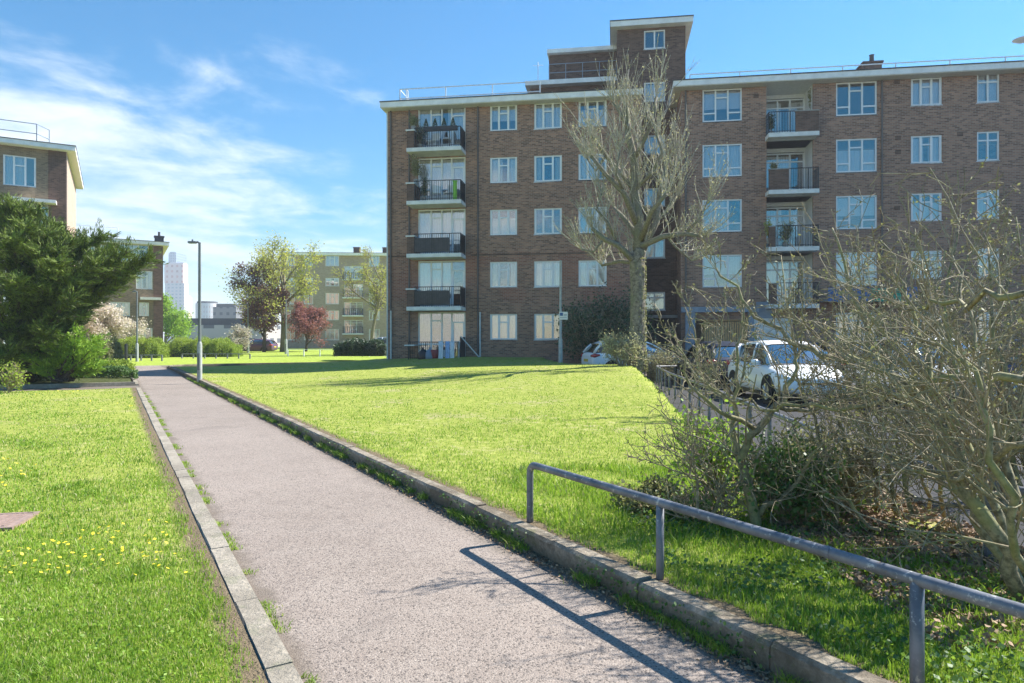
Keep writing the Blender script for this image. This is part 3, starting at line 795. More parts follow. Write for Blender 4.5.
# ================================================================== far tan block
FC = Frame((388-CX)/F*100, 100, 3)
Cb = empty('apartment_block', (FC.o[0], FC.o[1], 0), R(3), 'distant tan brick block of flats seen behind the yellow green tree', 'apartment block')
zc = FC.z(350,256)
opsC = []
for r, (p0,p1) in enumerate(((255,266),(278,286),(293,304),(310.5,320),(329,340))):
    for (q0,q1) in ((286,295),(304,313),(325.5,339),(369,379.5),(396,406)):
        opsC.append((FC.x(q0),FC.x(q1),FC.z(330,p1),FC.z(330,p0)))
balC = [(FC.x(344),FC.x(363),FC.z(350,py+13),FC.z(350,py)) for py in (266,284,302,320)]
MB().facade(FC.x(281),FC.x(425),0,zc,opsC+balC,t=.15).build('wall', M['brick_tan'], Cb)
MB().box(FC.x(281),FC.x(425),1.6,9,0,zc-.01).build('rear_wall', M['brick_dark'], Cb)
for o in opsC: window(Cb, (o[0]+o[1])/2, o[2], o[1]-o[0], o[3]-o[2], 'three' if o[1]-o[0] > 1.5 else 'two', curtain=rng.choice([0,0,1]))
for o in balC:
    sl = MB().box(o[0]-.1,o[1]+.1,-.9,-.004,o[2]-.25,o[2]-.05).build('balcony', M['conc'], Cb)
    railing_mesh(o[0],o[1],-.85,-.02,o[2]-.05,o[2]+.9,.3,.02).build('railing', M['black'], sl)
    window(Cb,(o[0]+o[1])/2,o[2]-.04,o[1]-o[0],o[3]-o[2]+.02,'french',y=.1,curtain=0)
roof(Cb, FC.x(280), FC.x(426), -.5, 9.5, zc+.4, .35)
for px in (357,386):
    cx = FC.x(px,3); MB().box(cx-.45,cx+.45,2.5,3.5,zc+.45,zc+1.5).box(cx-.5,cx+.5,2.4,3.6,zc+1.5,zc+1.65).build('chimney', M['brick_dark'], Cb)
# ================================================================== far skyline
def grid_mat(name, c1, c2, bw, rh, ms=.3):
    m, t = new_mat(name); sx = t.node('ShaderNodeSeparateXYZ', i_0=t.obj)
    cv = t.node('ShaderNodeCombineXYZ', i_0=t.math('ADD', sx.outputs[0], sx.outputs[1]), i_1=sx.outputs[2])
    br = t.node('ShaderNodeTexBrick', i_Vector=cv.outputs[0], offset=0.0); br.inputs['Scale'].default_value = 1; br.inputs['Brick Width'].default_value = bw; br.inputs['Row Height'].default_value = rh
    br.inputs['Mortar Size'].default_value = rh*ms; br.inputs['Color1'].default_value = (*c2,1); br.inputs['Color2'].default_value = (*[x*.7 for x in c2],1); br.inputs['Mortar'].default_value = (*c1,1)
    setc(t,'Base Color',br.outputs[0]); setc(t,'Roughness',.5); return m
def tower_far(name, label, px0, px1, pytop, Y, mat, depth=18, round_=False, top=None):
    x0, x1 = (px0-CX)/F*Y, (px1-CX)/F*Y; z1 = H+(HY-pytop)/F*Y; w = x1-x0
    root = empty(name, ((x0+x1)/2, Y, 0), 0, label, 'building')
    if round_:
        MB().lathe([(w/2,0),(w/2,z1),(0,z1)],0,w/2,28).build('wall', mat, root)
        MB().lathe([(w/2-.8,z1),(w/2-.8,z1+1.2),(0,z1+1.3)],0,w/2,28).build('roof', M['felt'], root)
    else:
        zt = z1 if not top else H+(HY-top[0])/F*Y
        MB().box(-w/2,w/2,0,depth,0,zt).build('wall', mat, root)
        if top: MB().box(-w/2-.4,w*.45,-.4,depth+.4,zt+.01,z1).build('upper_storeys', top[1], root)
        MB().box(-w/2+1,w/2-1,1,depth-1,z1+.01,z1+1.5).build('roof', M['felt'] if z1 < 30 else mat, root)
    return root
m_t1 = grid_mat('white tower cladding', (.66,.60,.60), (.42,.46,.52), 4, 3.4); m_t2 = grid_mat('blue tower glass', (.34,.42,.52), (.16,.25,.36), 3, 3.5, .15)
m_t3 = grid_mat('pink tower cladding', (.85,.60,.54), (.80,.36,.28), 5.2, 5.4); m_t4 = grid_mat('dark brick office', (.20,.19,.19), (.07,.08,.10), 3, 3, .3)
m_t5 = grid_mat('low concrete building', (.46,.42,.37), (.12,.12,.13), 4.5, 3.2, .35); m_t6 = grid_mat('red and white cladding', (.70,.68,.68), (.50,.24,.22), 2.0, 3.0, .3)
tower_far('tower_block','tall blue grey glass tower furthest away on the skyline',168.5,176,253,900,m_t2,30)
tower_far('tower_block','tall white and pink tower block in the distant haze',165,184,264,700,m_t1,10,top=(283,m_t3))
tower_far('tower_block','lower pale tower stepped beside the white and pink tower',184,188.5,297,720,m_t3,8)
tower_far('round_tower','round red and white building on the skyline beside the near lamp',191.5,213.5,303,420,m_t6,20,True)
tower_far('office_building','dark roofed distant building right of the round tower',213,236,307,300,m_t4,20)
tower_far('low_building','long low pale flat roofed building behind the hedges',176,262,325,150,m_t5,12)
# ================================================================== plants
def grow(r, p, d, L, rad, lev, par, out, tips):
    ns = par['seg'][lev]; pts = [Vector(p)]; rs = [rad]; d = Vector(d).normalized()
    end = rad*par['taper'][lev]; st = L/ns; wob = par['wob'][lev]; up = par['up'][lev]
    for i in range(ns):
        d = (d+Vector((r.gauss(0,wob),r.gauss(0,wob),r.gauss(0,wob)+up))).normalized()
        pts.append(pts[-1]+d*st); rs.append(rad+(end-rad)*(i+1)/ns)
    out.append((pts, rs, lev))
    if lev+1 < len(par['n']):
        n = par['n'][lev+1]; n = n if isinstance(n,int) else r.randint(*n)
        for i in range(n):
            t = par['from'][lev]+(1-par['from'][lev])*(i+r.random())/n
            f = t*ns; k = min(ns-1,int(f)); q = pts[k].lerp(pts[k+1],f-k); rr = rs[k]+(rs[k+1]-rs[k])*(f-k)
            dd = (pts[k+1]-pts[k]).normalized(); ax = dd.orthogonal().normalized()
            ax = Matrix.Rotation(r.uniform(0,6.283),3,dd)@ax
            an = R(r.uniform(*par['ang'][lev+1])); nd = Matrix.Rotation(an,3,ax)@dd
            grow(r,q,nd,L*par['len'][lev+1]*(1.15-.5*t)*r.uniform(.7,1.2),min(rr*.8,rad*par['rad'][lev+1]),lev+1,par,out,tips)
    else: tips.append((pts, d))
def wood(out, minr=.004, sides=(8,6,5,3,3)):
    mb = MB()
    for pts, rs, lev in out: mb.tube(pts,[max(q,minr) for q in rs],sides[min(lev,len(sides)-1)],cap=lev < 2)
    return mb
def leaves(name, C, size, asp, mat, seed=0, dirs=None, spread=1.0):
    """C (N,3) leaf centres; dirs (N,3) or None"""
    rs = np.random.RandomState(seed); n = len(C)
    d = rs.randn(n,3); 
    if dirs is not None: d = dirs+d*spread*.5
    d /= np.linalg.norm(d,axis=1,keepdims=True)+1e-9
    w = np.cross(d, rs.randn(n,3)); w /= np.linalg.norm(w,axis=1,keepdims=True)+1e-9
    s = size*(.6+.8*rs.rand(n))[:,None]; L = d*s; W = w*s*asp
    V = np.stack([C-L*.5, C+W*.5, C+L*.5, C-W*.5],1).reshape(-1,3)
    f = np.arange(n*4).reshape(-1,4)
    return np_mesh(name, V, f, mat, 4)
def around(pts_list, n, rad, seed):
    rs = np.random.RandomState(seed); A = np.array([tuple(p) for p in pts_list]); k = rs.randint(0,len(A),n)
    return A[k]+rs.randn(n,3)*rad
M['bark'] = barky('grey brown bark', (.14,.12,.09), (.30,.27,.20), (.19,.19,.10))
M['bark_pale'] = barky('pale twig bark', (.28,.25,.19), (.56,.52,.43), (.38,.36,.25), scale=9)
M['bark_trunk'] = barky('ridged trunk bark', (.085,.07,.055), (.34,.29,.22), (.18,.18,.10), scale=9)
M['bark_olive'] = barky('lichen covered bark', (.10,.09,.055), (.38,.33,.21), (.29,.29,.12), scale=24)
M['twig'] = barky('thin brown twig', (.17,.135,.09), (.43,.36,.245), (.27,.26,.13), scale=20)
M['bark_dark'] = barky('dark bark', (.05,.04,.035), (.12,.10,.08))
M['lf_bud'] = leafy('yellow buds', (.40,.38,.17), (.66,.62,.36), .4)
M['lf_yellow'] = leafy('yellow green leaves', (.30,.36,.06), (.58,.56,.14), .45, patch=.35)
M['lf_bright'] = leafy('bright spring leaves', (.16,.32,.04), (.38,.55,.08), .45)
M['lf_plum'] = leafy('dark purple leaves', (.085,.035,.03), (.24,.12,.09), .35)
M['lf_pink'] = leafy('pink plum leaves', (.20,.07,.075), (.40,.18,.16), .4)
M['lf_blossom'] = leafy('pale blossom', (.52,.44,.38), (.78,.72,.66), .3)
M['lf_conifer'] = leafy('conifer sprays', (.010,.03,.008), (.25,.34,.06), .10, .6, patch=1.2)
M['lf_conifer2'] = leafy('bright conifer sprays', (.08,.20,.02), (.40,.58,.08), .2, .6, patch=1.5)
M['lf_hedge'] = leafy('hedge leaves', (.15,.24,.03), (.40,.50,.07), .35, patch=2)
M['lf_dark'] = leafy('dark evergreen leaves', (.02,.045,.018), (.07,.125,.04), .15, .4, spec=.5)
M['lf_gloss'] = leafy('glossy evergreen leaves', (.035,.085,.025), (.14,.25,.06), .25, .5, spec=.35, patch=3)
M['lf_olive'] = leafy('olive shrub leaves', (.14,.15,.06), (.36,.36,.18), .3, patch=2)
M['lf_pale'] = leafy('pale shrub leaves', (.26,.27,.13), (.55,.54,.34), .4, patch=2)
M['lf_dead'] = plain('dead leaves', (.30,.20,.12), .8, var=.5, scale=30)
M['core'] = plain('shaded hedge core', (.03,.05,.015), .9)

def make_tree(name, label, base, par, L, rad, leaf, seed, lean=(0,0,1), group=None, bark='bark', minr=.012, cat='tree'):
    """leaf: (material, count, size, aspect, scatter)"""
    r = random.Random(seed); out = []; tips = []
    grow(r, (0,0,0), lean, L, rad, 0, par, out, tips)
    root = empty(name, base, 0, label, cat, group)
    wood([o for o in out if o[2] == 0],.01).build('trunk', M[bark], root, smooth=True)
    wood([o for o in out if o[2] > 0],minr).build('branches', M[bark], root, smooth=True)
    if leaf:
        P_ = [p for ps, d in tips for p in ps[1:]]
        C = around(P_, leaf[1], leaf[4], seed)
        link('leaves', leaves('leaves', C, leaf[2], leaf[3], M[leaf[0]], seed), root)
    return root, out, tips

# ---------------- the big pollarded tree in front of the flats
TY = 25.0; tb = P(637,370,TY); tb.z = .40
def tp(px, py, dy=0): q = P(px,py,TY); return Vector((q.x-tb.x, dy, q.z-tb.z))
bt = empty('pollarded_tree', tb, 0, 'tall bare pollarded tree with upright whippy shoots in front of the brown flats', 'tree')
r = random.Random(11)
mt = MB()
mt.tube([tp(636,376),tp(636,366),tp(637,340),tp(638,300),tp(637,262),tp(640,250)], [.42,.33,.285,.265,.27,.24], 14)
tko = mt.build('trunk', M['bark_trunk'], bt, smooth=True)
ms_ = tko.modifiers.new('s','SUBSURF'); ms_.levels = 2; ms_.render_levels = 3; ms_.subdivision_type = 'SIMPLE'
tx_ = D.textures.new('bark_lumps','CLOUDS'); tx_.noise_scale = .16; dm_ = tko.modifiers.new('d','DISPLACE'); dm_.texture = tx_; dm_.strength = .10; dm_.mid_level = .5
limbs = [ # (points px,py,depth offset), r0, r1
 ([(638,258,0),(640,225,.1),(636,190,.2),(634,160,.1),(630,130,.2),(628,105,.1)], .21,.10),
 ([(636,262,0),(618,245,-.3),(603,240,-.5),(590,232,-.6)], .13,.07),
 ([(638,225,.1),(622,195,-.4),(603,180,-.6),(588,160,-.7)], .12,.06),
 ([(636,190,.2),(620,165,.5),(608,150,.7),(596,130,.8)], .10,.05),
 ([(640,250,0),(658,220,.3),(664,190,.5),(668,160,.5)], .15,.07),
 ([(640,248,0),(662,238,-.5),(680,236,-.8),(692,240,-1.0)], .12,.06),
 ([(658,220,.3),(674,205,.9),(684,190,1.1)], .09,.06),
 ([(634,160,.1),(645,140,-.3),(652,120,-.4),(655,100,-.4)], .09,.05),
 ([(630,130,.2),(618,112,.0),(612,100,.1)], .07,.04),
 ([(640,240,0),(630,215,1.0),(622,200,1.6)], .12,.06),
 ([(640,240,0),(648,215,-1.0),(655,205,-1.7)], .12,.06),
([(636,262,0),(622,258,.8),(606,262,1.2)], .09,.05),
 ([(618,245,-.3),(606,225,-.6),(596,212,-.5),(600,196,-.4)], .06,.03),([(622,195,-.4),(612,180,-.9),(616,160,-1.0)], .06,.03),
 ([(632,145,.2),(644,128,.8),(640,110,1.0)], .06,.03),([(636,190,.2),(648,178,-.6),(656,160,-.9),(650,140,-.9)], .08,.04),
 ([(664,190,.5),(676,172,.6),(680,150,.6)], .06,.03),([(662,238,-.5),(672,250,-.7),(686,262,-.8)], .05,.03),
 ([(658,220,.3),(646,200,.9),(640,180,1.3)], .06,.03),([(603,240,-.5),(592,252,-.3),(580,250,-.2)], .05,.03),
 ([(608,150,.7),(600,165,1.0),(590,150,1.2)], .05,.03),([(680,236,-.8),(694,222,-1.0),(700,205,-1.0)], .05,.03),
]
lm = MB(); knots = []
for pts, r0, r1 in limbs:
    q = [tp(*p)+Vector((r.uniform(-.05,.05),r.uniform(-.05,.05),r.uniform(-.05,.05))) for p in pts]
    n = len(q); lm.tube(q,[r0+(r1-r0)*i/(n-1) for i in range(n)],8)
    knots.append((q[-1],(q[-1]-q[-2]).normalized(),1.0))
    for i in range(1,n):
        for s in (.25,.75): knots.append((q[i-1].lerp(q[i],s),(q[i]-q[i-1]).normalized(),.45))
lm.build('limbs', M['bark'], bt, smooth=True)
wh = MB(); buds = []; bd = []
for p, d, wgt in knots:
    if p.z < 3.6: continue
    for i in range(10 if wgt == 1 else 3):
        out = Vector((p.x*.22+r.gauss(0,.52), r.gauss(0,.52), r.gauss(0,.2)))
        dd = (Vector((0,0,1.05))+out+d*.35).normalized()
        low = p.z < 5.6
        if low and p.x > .3: dd = (dd+Vector((.25,0,-.45))).normalized()
        L = r.uniform(.6,2.2)*(1.0 if not low else .7); k = 5; pts = [p.copy()]
        for j in range(k):
            dd = (dd+Vector((r.gauss(0,.15),r.gauss(0,.15),.13+r.gauss(0,.08)))).normalized(); pts.append(pts[-1]+dd*L/k)
        wh.tube(pts,[.016,.0135,.0115,.0095,.008,.006],4,cap=False)
        if r.random() < .8:
            for s in range(3):
                j = r.randint(1,4); q = pts[j]; e = (dd+Vector((r.gauss(0,.5),r.gauss(0,.5),.1))).normalized()
                wh.tube([q,q+e*.25,q+e*.5+Vector((0,0,.08))],[.009,.007,.005],3,cap=False)
                for _ in range(5): buds.append(q+e*r.uniform(.1,.5))
        dens = 10 if p.x > .1 else 2
        for _ in range(dens):
            f = r.uniform(.3,5); j = min(4,int(f)); q = pts[j].lerp(pts[j+1],f-j); buds.append(q+Vector((r.gauss(0,.02),r.gauss(0,.02),r.gauss(0,.02))))
wh.build('shoots', M['bark_pale'], bt)
link('buds', leaves('buds', np.array([tuple(b) for b in buds]), .05, .55, M['lf_bud'], 3), bt)
# ivy on the sunny side of the trunk
iv = []
for i in range(900):
    z = r.random()**1.6*4.2; a = r.gauss(.15,.8); rr = .30+.05*r.random()+.10*max(0,.6-z)
    iv.append((rr*math.cos(a)+tp(637,300).x, rr*math.sin(a), z))
link('ivy', leaves('ivy', np.array(iv), .075, .8, M['lf_olive'], 5), bt)

# ---------------- middle distance trees
PD = dict(seg=[6,5,4,3,3], taper=[.45,.4,.4,.4,.3], wob=[.05,.12,.16,.2,.2], up=[.02,.07,.05,.04,.03], n=[1,9,6,5,4], ang=[(0,0),(25,60),(25,60),(20,60),(20,60)],
          len=[1,.62,.55,.55,.5], rad=[1,.5,.5,.45,.4])
PD['from'] = [.28,.25,.2,.2,.2]
b = P(282,352,70); b.z = .35
make_tree('deciduous_tree','tall airy yellow green tree in fresh leaf in front of the distant tan flats', b, dict(PD,ang=[(0,0),(30,75),(25,65),(20,60),(20,60)],len=[1,.68,.55,.55,.5]), 8.0, .26, ('lf_yellow',8200,.16,.8,.36), 21)
PP = dict(PD); PP['from'] = [.15,.15,.15,.15,.2]; PP['up'] = [.02,.04,.02,.0,0]; PP['n'] = [1,11,6,5,3]
b = P(264,350,69); b.z = .35
make_tree('plum_tree','dark purple leaved plum tree left of the yellow green tree', b, PP, 6.0, .20, ('lf_plum',16000,.17,.8,.26), 22, bark='bark_dark')
b = P(306,350,71.5); b.z = .35
make_tree('plum_tree','pink leaved plum tree right of the yellow green tree', b, PP, 3.7, .15, ('lf_pink',8500,.15,.8,.22), 23, bark='bark_dark')
b = P(372,352,60); b.z = .45
make_tree('street_tree','slender tree in pale spring bud close to the left end of the brown flats', b, PD, 6.4, .17, ('lf_yellow',4800,.10,.7,.16), 24)
b = P(166,350,84); b.z = .1
make_tree('deciduous_tree','bright green leafy tree beside the second block of flats', b, PP, 4.9, .2, ('lf_bright',9500,.22,.8,.36), 25)
b = P(112,356,56); b.z = .1
make_tree('blossom_tree','pale blossom tree in front of the second block of flats', b, dict(PP,ang=[(0,0),(40,80),(30,70),(20,60),(20,60)]), 3.6, .16, ('lf_blossom',12000,.13,.8,.22), 26)
b = P(242,353,64); b.z = .25
make_tree('blossom_tree','small white blossom tree beside the far lamp and hedge', b, PP, 1.9, .08, ('lf_blossom',2600,.11,.8,.16), 27)
b = P(92,352,74); b.z = .1
make_tree('bare_tree','bare brown tree showing above the conifer', b, dict(PD,n=[1,9,7,6,4]), 6.3, .2, ('lf_olive',900,.08,.7,.2), 28)

# ---------------- conifer
cb_ = Vector((-16.2,22.6,.05))
con = empty('conifer', cb_, 0, 'huge dark green spreading conifer on the left of the footpath', 'tree')
r = random.Random(8)
tw_ = MB().tube([(0,0,0),(-.1,0,2),(0,.1,4),(0,0,6)],[.34,.28,.2,.08],10)
tw_.build('trunk', M['bark_dark'], con, smooth=True)
def cp(px,py,Y): q = P(px,py,Y); return q-cb_
ends = [(28,212,22.2),(8,204,21.8),(-14,200,22.6),(48,234,21.6),(75,250,22.8),(48,330,21.0),(8,350,20.6),(-10,300,20.4),(70,300,21.0),(56,262,20.6),(-30,240,20.6),(25,225,20.8),(150,258,22.6),(138,268,23.5),(128,252,22.0),(118,285,22.6),(100,236,22.3),(84,240,23.4),(70,240,22.0),(52,226,22.7),(36,214,23.2),(20,208,22.4),(6,204,23),(60,250,21.2),(95,262,21.3),(90,300,22.5),(78,318,22.0),(40,250,20.9),(14,240,20.6),(-20,200,22),(-60,210,22),(-110,240,22),(-150,290,22),(-60,300,20.2),(45,285,20.9),(62,330,22),(20,330,21.3),(15,280,20.4),(72,280,21.2),(110,250,24),(60,232,24.5),(0,230,25),(-40,350,20.5),(30,300,24)]
bm_ = MB(); Cs = []; Ds = []
for (px,py,Y) in ends:
    e = cp(px,py,Y); s = Vector((0,0,max(.3,min(5.6,e.z*.72-.6))))
    m1 = s.lerp(e,.5)+Vector((0,0,-.12*(e-s).length*.3)); pts = [s,s.lerp(m1,.5),m1,m1.lerp(e,.55),e]
    bm_.tube(pts,[.11,.09,.07,.05,.02],6)
    main_d = (e-s).normalized()
    L = (e-s).length
    for k in range(int(80*max(1,L/3))):
        t = .22+.78*r.random()**.8; f = t*4; j = min(3,int(f)); q = pts[j].lerp(pts[j+1],f-j)
        side = Vector((r.gauss(0,1),r.gauss(0,1),r.gauss(0,.45))); side = (side-main_d*side.dot(main_d)).normalized()
        sl = r.uniform(.3,1.15)*(1.25-t*.7); dd = (side*.8+main_d*.75+Vector((0,0,.12))).normalized()
        q2 = q+dd*sl; bm_.tube([q,q2],[.012,.004],3,cap=False)
        for _ in range(44):
            u = r.random(); c = q.lerp(q2,u)+Vector((r.gauss(0,.05),r.gauss(0,.05),r.gauss(0,.03)))
            Cs.append(tuple(c)); g = dd+Vector((0,0,.15)); Ds.append(tuple(g))
bm_.build('branches', M['bark_dark'], con)
link('foliage', leaves('foliage', np.array(Cs), .15, .15, M['lf_conifer'], 4, np.array(Ds), .7), con)
# young bright conifer at its foot
cb2 = Vector(P(62,384,22.2)); cb2.z = .1
co2 = empty('conifer', cb2, 0, 'low bright green conifer bush under the huge conifer', 'bush')
Cs = []; Ds = []; bm_ = MB()
for i in range(46):
    px = r.uniform(30,104); top = 322+abs(px-72)*.55; py = r.uniform(top,372); e = P(px,py,22.2+r.uniform(-1.0,.8))-cb2
    s = Vector((r.uniform(-.3,.3),r.uniform(-.2,.2),.1)); bm_.tube([s,s.lerp(e,.5)+Vector((0,0,-.05)),e],[.04,.03,.01],5)
    d0 = (e-s).normalized(); L = (e-s).length
    for k in range(26):
        t = .3+.7*r.random(); q = s.lerp(e,t); side = Vector((r.gauss(0,1),r.gauss(0,1),r.gauss(0,.5))).normalized()
        dd = (d0*.8+side*.6).normalized(); q2 = q+dd*r.uniform(.15,.45)
        for _ in range(20):
            c = q.lerp(q2,r.random())+Vector((r.gauss(0,.04),r.gauss(0,.04),r.gauss(0,.03))); Cs.append(tuple(c)); Ds.append(tuple(dd))
bm_.build('branches', M['bark_dark'], co2)
link('foliage', leaves('foliage', np.array(Cs), .12, .28, M['lf_conifer2'], 5, np.array(Ds), .7), co2)

# ---------------- hedges and shrubs
def hedge(name, label, p0, p1, depth, h, mat, n, size, seed, group=None, base=0.1, core=True, cat='hedge'):
    """rounded mass of leaves between two ground points"""
    rs = np.random.RandomState(seed); a = Vector((*p0,0)); b = Vector((*p1,0)); L = (b-a).length
    root = empty(name, ((a.x+b.x)/2,(a.y+b.y)/2,base), math.atan2(b.y-a.y,b.x-a.x), label, cat, group)
    u = rs.rand(n)*2-1; th = rs.rand(n)*np.pi; rr = 1-.22*rs.rand(n)**2
    lump = 1+.10*np.sin(u*L*1.9+seed)+.06*np.sin(u*L*5.3)+.05*rs.randn(n)
    ex = np.sign(np.cos(th))*np.abs(np.cos(th))**.55; ez = np.abs(np.sin(th))**.55
    endf = (1-np.abs(u)**6)**.5
    X = u*L/2*(1+.02*rs.randn(n)); Y_ = ex*depth/2*rr*endf*lump; Z = ez*h*rr*endf*lump
    k = int(n*.12); X[:k] = np.sign(rs.rand(k)-.5)*L/2*(.96+.06*rs.rand(k)); Y_[:k] = (rs.rand(k)-.5)*depth*.8; Z[:k] = rs.rand(k)*h*.75
    C = np.stack([X,Y_,Z],1)
    link('leaves', leaves('leaves', C, size, .7, M[mat], seed), root)
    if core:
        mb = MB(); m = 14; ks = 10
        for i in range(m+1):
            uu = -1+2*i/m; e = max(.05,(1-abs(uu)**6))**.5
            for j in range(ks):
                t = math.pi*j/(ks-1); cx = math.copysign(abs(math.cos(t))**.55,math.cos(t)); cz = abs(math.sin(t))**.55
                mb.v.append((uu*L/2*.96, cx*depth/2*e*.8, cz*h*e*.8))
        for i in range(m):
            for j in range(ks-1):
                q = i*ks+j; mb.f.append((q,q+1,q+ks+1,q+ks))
        mb.build('stems', M['core'], root)  # dark shell inside the leaves, inner shade put into its colour; no stems
    return root
def g(px, Y): return ((px-CX)/F*Y, Y)
hedge('hedge','clipped bright green hedge right of the middle lamp', g(163,55), g(238,55), 2.4, 1.5, 'lf_hedge', 30000, .075, 1)
hedge('hedge','rounded bright green hedge left of the middle lamp', g(111,52), g(164,52), 2.2, 1.55, 'lf_hedge', 24000, .075, 2)
hedge('hedge','dark clipped hedge at the left end of the brown flats', g(336,50), g(387,50), 2.0, 1.15, 'lf_dark', 9000, .10, 3, base=.4)
hedge('hedge','dark low hedge far behind the left lamp', g(80,62), g(120,62), 2.0, 1.9, 'lf_dark', 6000, .13, 4)
hedge('shrub','low yellow green shrub beside the end of the branching footpath', g(88,27.5), g(127,27.5), 1.6, .62, 'lf_hedge', 5500, .07, 5, cat='shrub')
hedge('shrub','low dark leaved shrub edging the branching footpath', g(66,24.9), g(136,25.6), .8, .42, 'lf_gloss', 6000, .06, 6, cat='shrub', core=False)
hedge('shrub','low shaded undergrowth at the foot of the huge conifer', g(2,22.6), g(64,24.0), 1.3, .75, 'lf_dark', 8000, .07, 8, cat='shrub')
hedge('shrub','reddish tan shrub between the conifer and the hedge', g(92,30), g(116,30), 1.6, 1.35, 'lf_olive', 5000, .08, 7, cat='shrub', core=False)

def bushy(name, label, base, w, h, mat, seed, n=3500, size=.06, stems=26, tw=.004, bark='twig', scat=.10, asp=.7, par=None, cat='shrub', group=None, L=None, leaf=True):
    r = random.Random(seed); out = []; tips = []
    p = par or dict(seg=[4,3,3], taper=[.5,.5,.4], wob=[.10,.16,.2], up=[.05,.05,.03], n=[1,6,4], ang=[(0,0),(20,60),(20,60)], len=[1,.5,.5], rad=[1,.55,.5])
    p.setdefault('from',[.2,.2,.2])
    for i in range(stems):
        a = r.uniform(0,6.283); q = r.random()**.6
        d = Vector((math.cos(a)*q*w*.6,math.sin(a)*q*w*.5,h*.75)).normalized()
        grow(r,(math.cos(a)*q*w*.12,math.sin(a)*q*w*.12,0),d,h*r.uniform(.6,1.0),.016*h,0,p,out,tips)
    root = empty(name, base, 0, label, cat, group)
    wood(out,tw,(5,4,3)).build('stems', M[bark], root)
    if leaf:
        P_ = [q for ps,d in tips for q in ps]
        link('leaves', leaves('leaves', around(P_,n,scat,seed), size, asp, M[mat], seed), root)
    return root
def gz(px, Y, dz=0): x = (px-CX)/F*Y; return (x, Y, max(-.03,lawn_z(x,Y))+dz)
bushy('evergreen_shrub','tall dark evergreen shrub growing up the brick wall behind the white car', (*g(597,33.4),.2), 3.6, 3.3, 'lf_dark', 31, 9000, .12, 40, .01, scat=.22)
bushy('evergreen_shrub','dark evergreen shrub against the flats right of the big trunk', (*g(617,33.0),.1), 2.6, 3.0, 'lf_dark', 32, 6000, .12, 26, .01, scat=.2)
bushy('shrub','pale leafy shrub at the foot of the big trunk', gz(622,24.6,.0), 1.1, 1.05, 'lf_pale', 33, 4200, .055, 26, .006)
bushy('shrub','twiggy tan shrub just right of the big trunk', gz(655,25.6,.0), 1.2, 1.15, 'lf_pale', 34, 1800, .045, 30, .006)
bushy('shrub','loose twiggy shrub at the corner of the far rail', gz(676,26.4,.0), 1.4, 1.2, 'lf_pale', 35, 1700, .045, 30, .006)
bushy('shrub','sparse flowering shrub at the near end of the left lawn bed', (*g(8,19.2),.03), .55, .75, 'lf_hedge', 36, 700, .06, 10, .006)

# ---------------- the tangle of bare shrubs on the right
NP = dict(seg=[4,4,3], taper=[.35,.4,.5], wob=[.14,.18,.22], up=[.05,.05,.02], n=[1,(2,4),(1,3)], ang=[(0,0),(25,70),(25,75)], len=[1,.55,.5], rad=[1,.55,.5])
NP['from'] = [.12,.12,.1]
M['bark_olive2'] = M['bark_olive']
def spray(name, label, limbs, seed, cat='shrub', tw=.0026, bark='bark_olive', per=9, Lt=(.35,.9), bias=(-.25,0,.55), budm=None, nbud=0, bud_size=.03, origin=None, wig=.02, step=9):
    """limbs: list of ([(px,py,Y)...], r0, r1[, density])"""
    r = random.Random(seed); root = empty(name, origin, 0, label, cat); o = Vector(origin)
    lm = MB(); out = []; tips = []; allp = []
    for li in limbs:
        pts, r0, r1 = li[:3]; den = li[3] if len(li) > 3 else 1
        c = [P(*p)-o for p in pts]
        # refine with a little crookedness
        q = [c[0]]
        for a_, b_ in zip(c,c[1:]):
            for s in (1/3,2/3,1): q.append(a_.lerp(b_,s)+(Vector((r.gauss(0,wig),r.gauss(0,wig),r.gauss(0,wig))) if s < 1 else Vector()))
        n = len(q); rad = [(r0+(r1-r0)*(i/(n-1)))*r.uniform(.9,1.12) for i in range(n)]
        lm.tube(q,[v*1.3 for v in rad],8,cap=True)
        tot = sum((q[i+1]-q[i]).length for i in range(n-1))
        for k in range(int(per*den*tot)):
            f = (.08+.92*r.random()**1.35)*(n-1); j = min(n-2,int(f)); p = q[j].lerp(q[j+1],f-j); dd = (q[j+1]-q[j]).normalized()
            an = Vector((r.gauss(0,1),r.gauss(0,1),r.gauss(0,1))); d = (dd*.55+an*.5+Vector(bias)).normalized()
            grow(r,p,d,r.uniform(*Lt)*(1.25-.6*f/(n-1)),min(rad[j]*.45,.009),0,NP,out,tips)
    lm.build('limbs', M[bark], root, smooth=True)
    wood(out,tw,(5,4,3)).build('twigs', M['twig'], root)
    if nbud:
        P_ = [q for ps,d in tips for q in ps]
        link('leaves', leaves('leaves', around(P_,nbud,.012,seed), bud_size, .6, M[budm], seed), root)  # these small pieces are buds on the bare twigs, not leaves
    return root
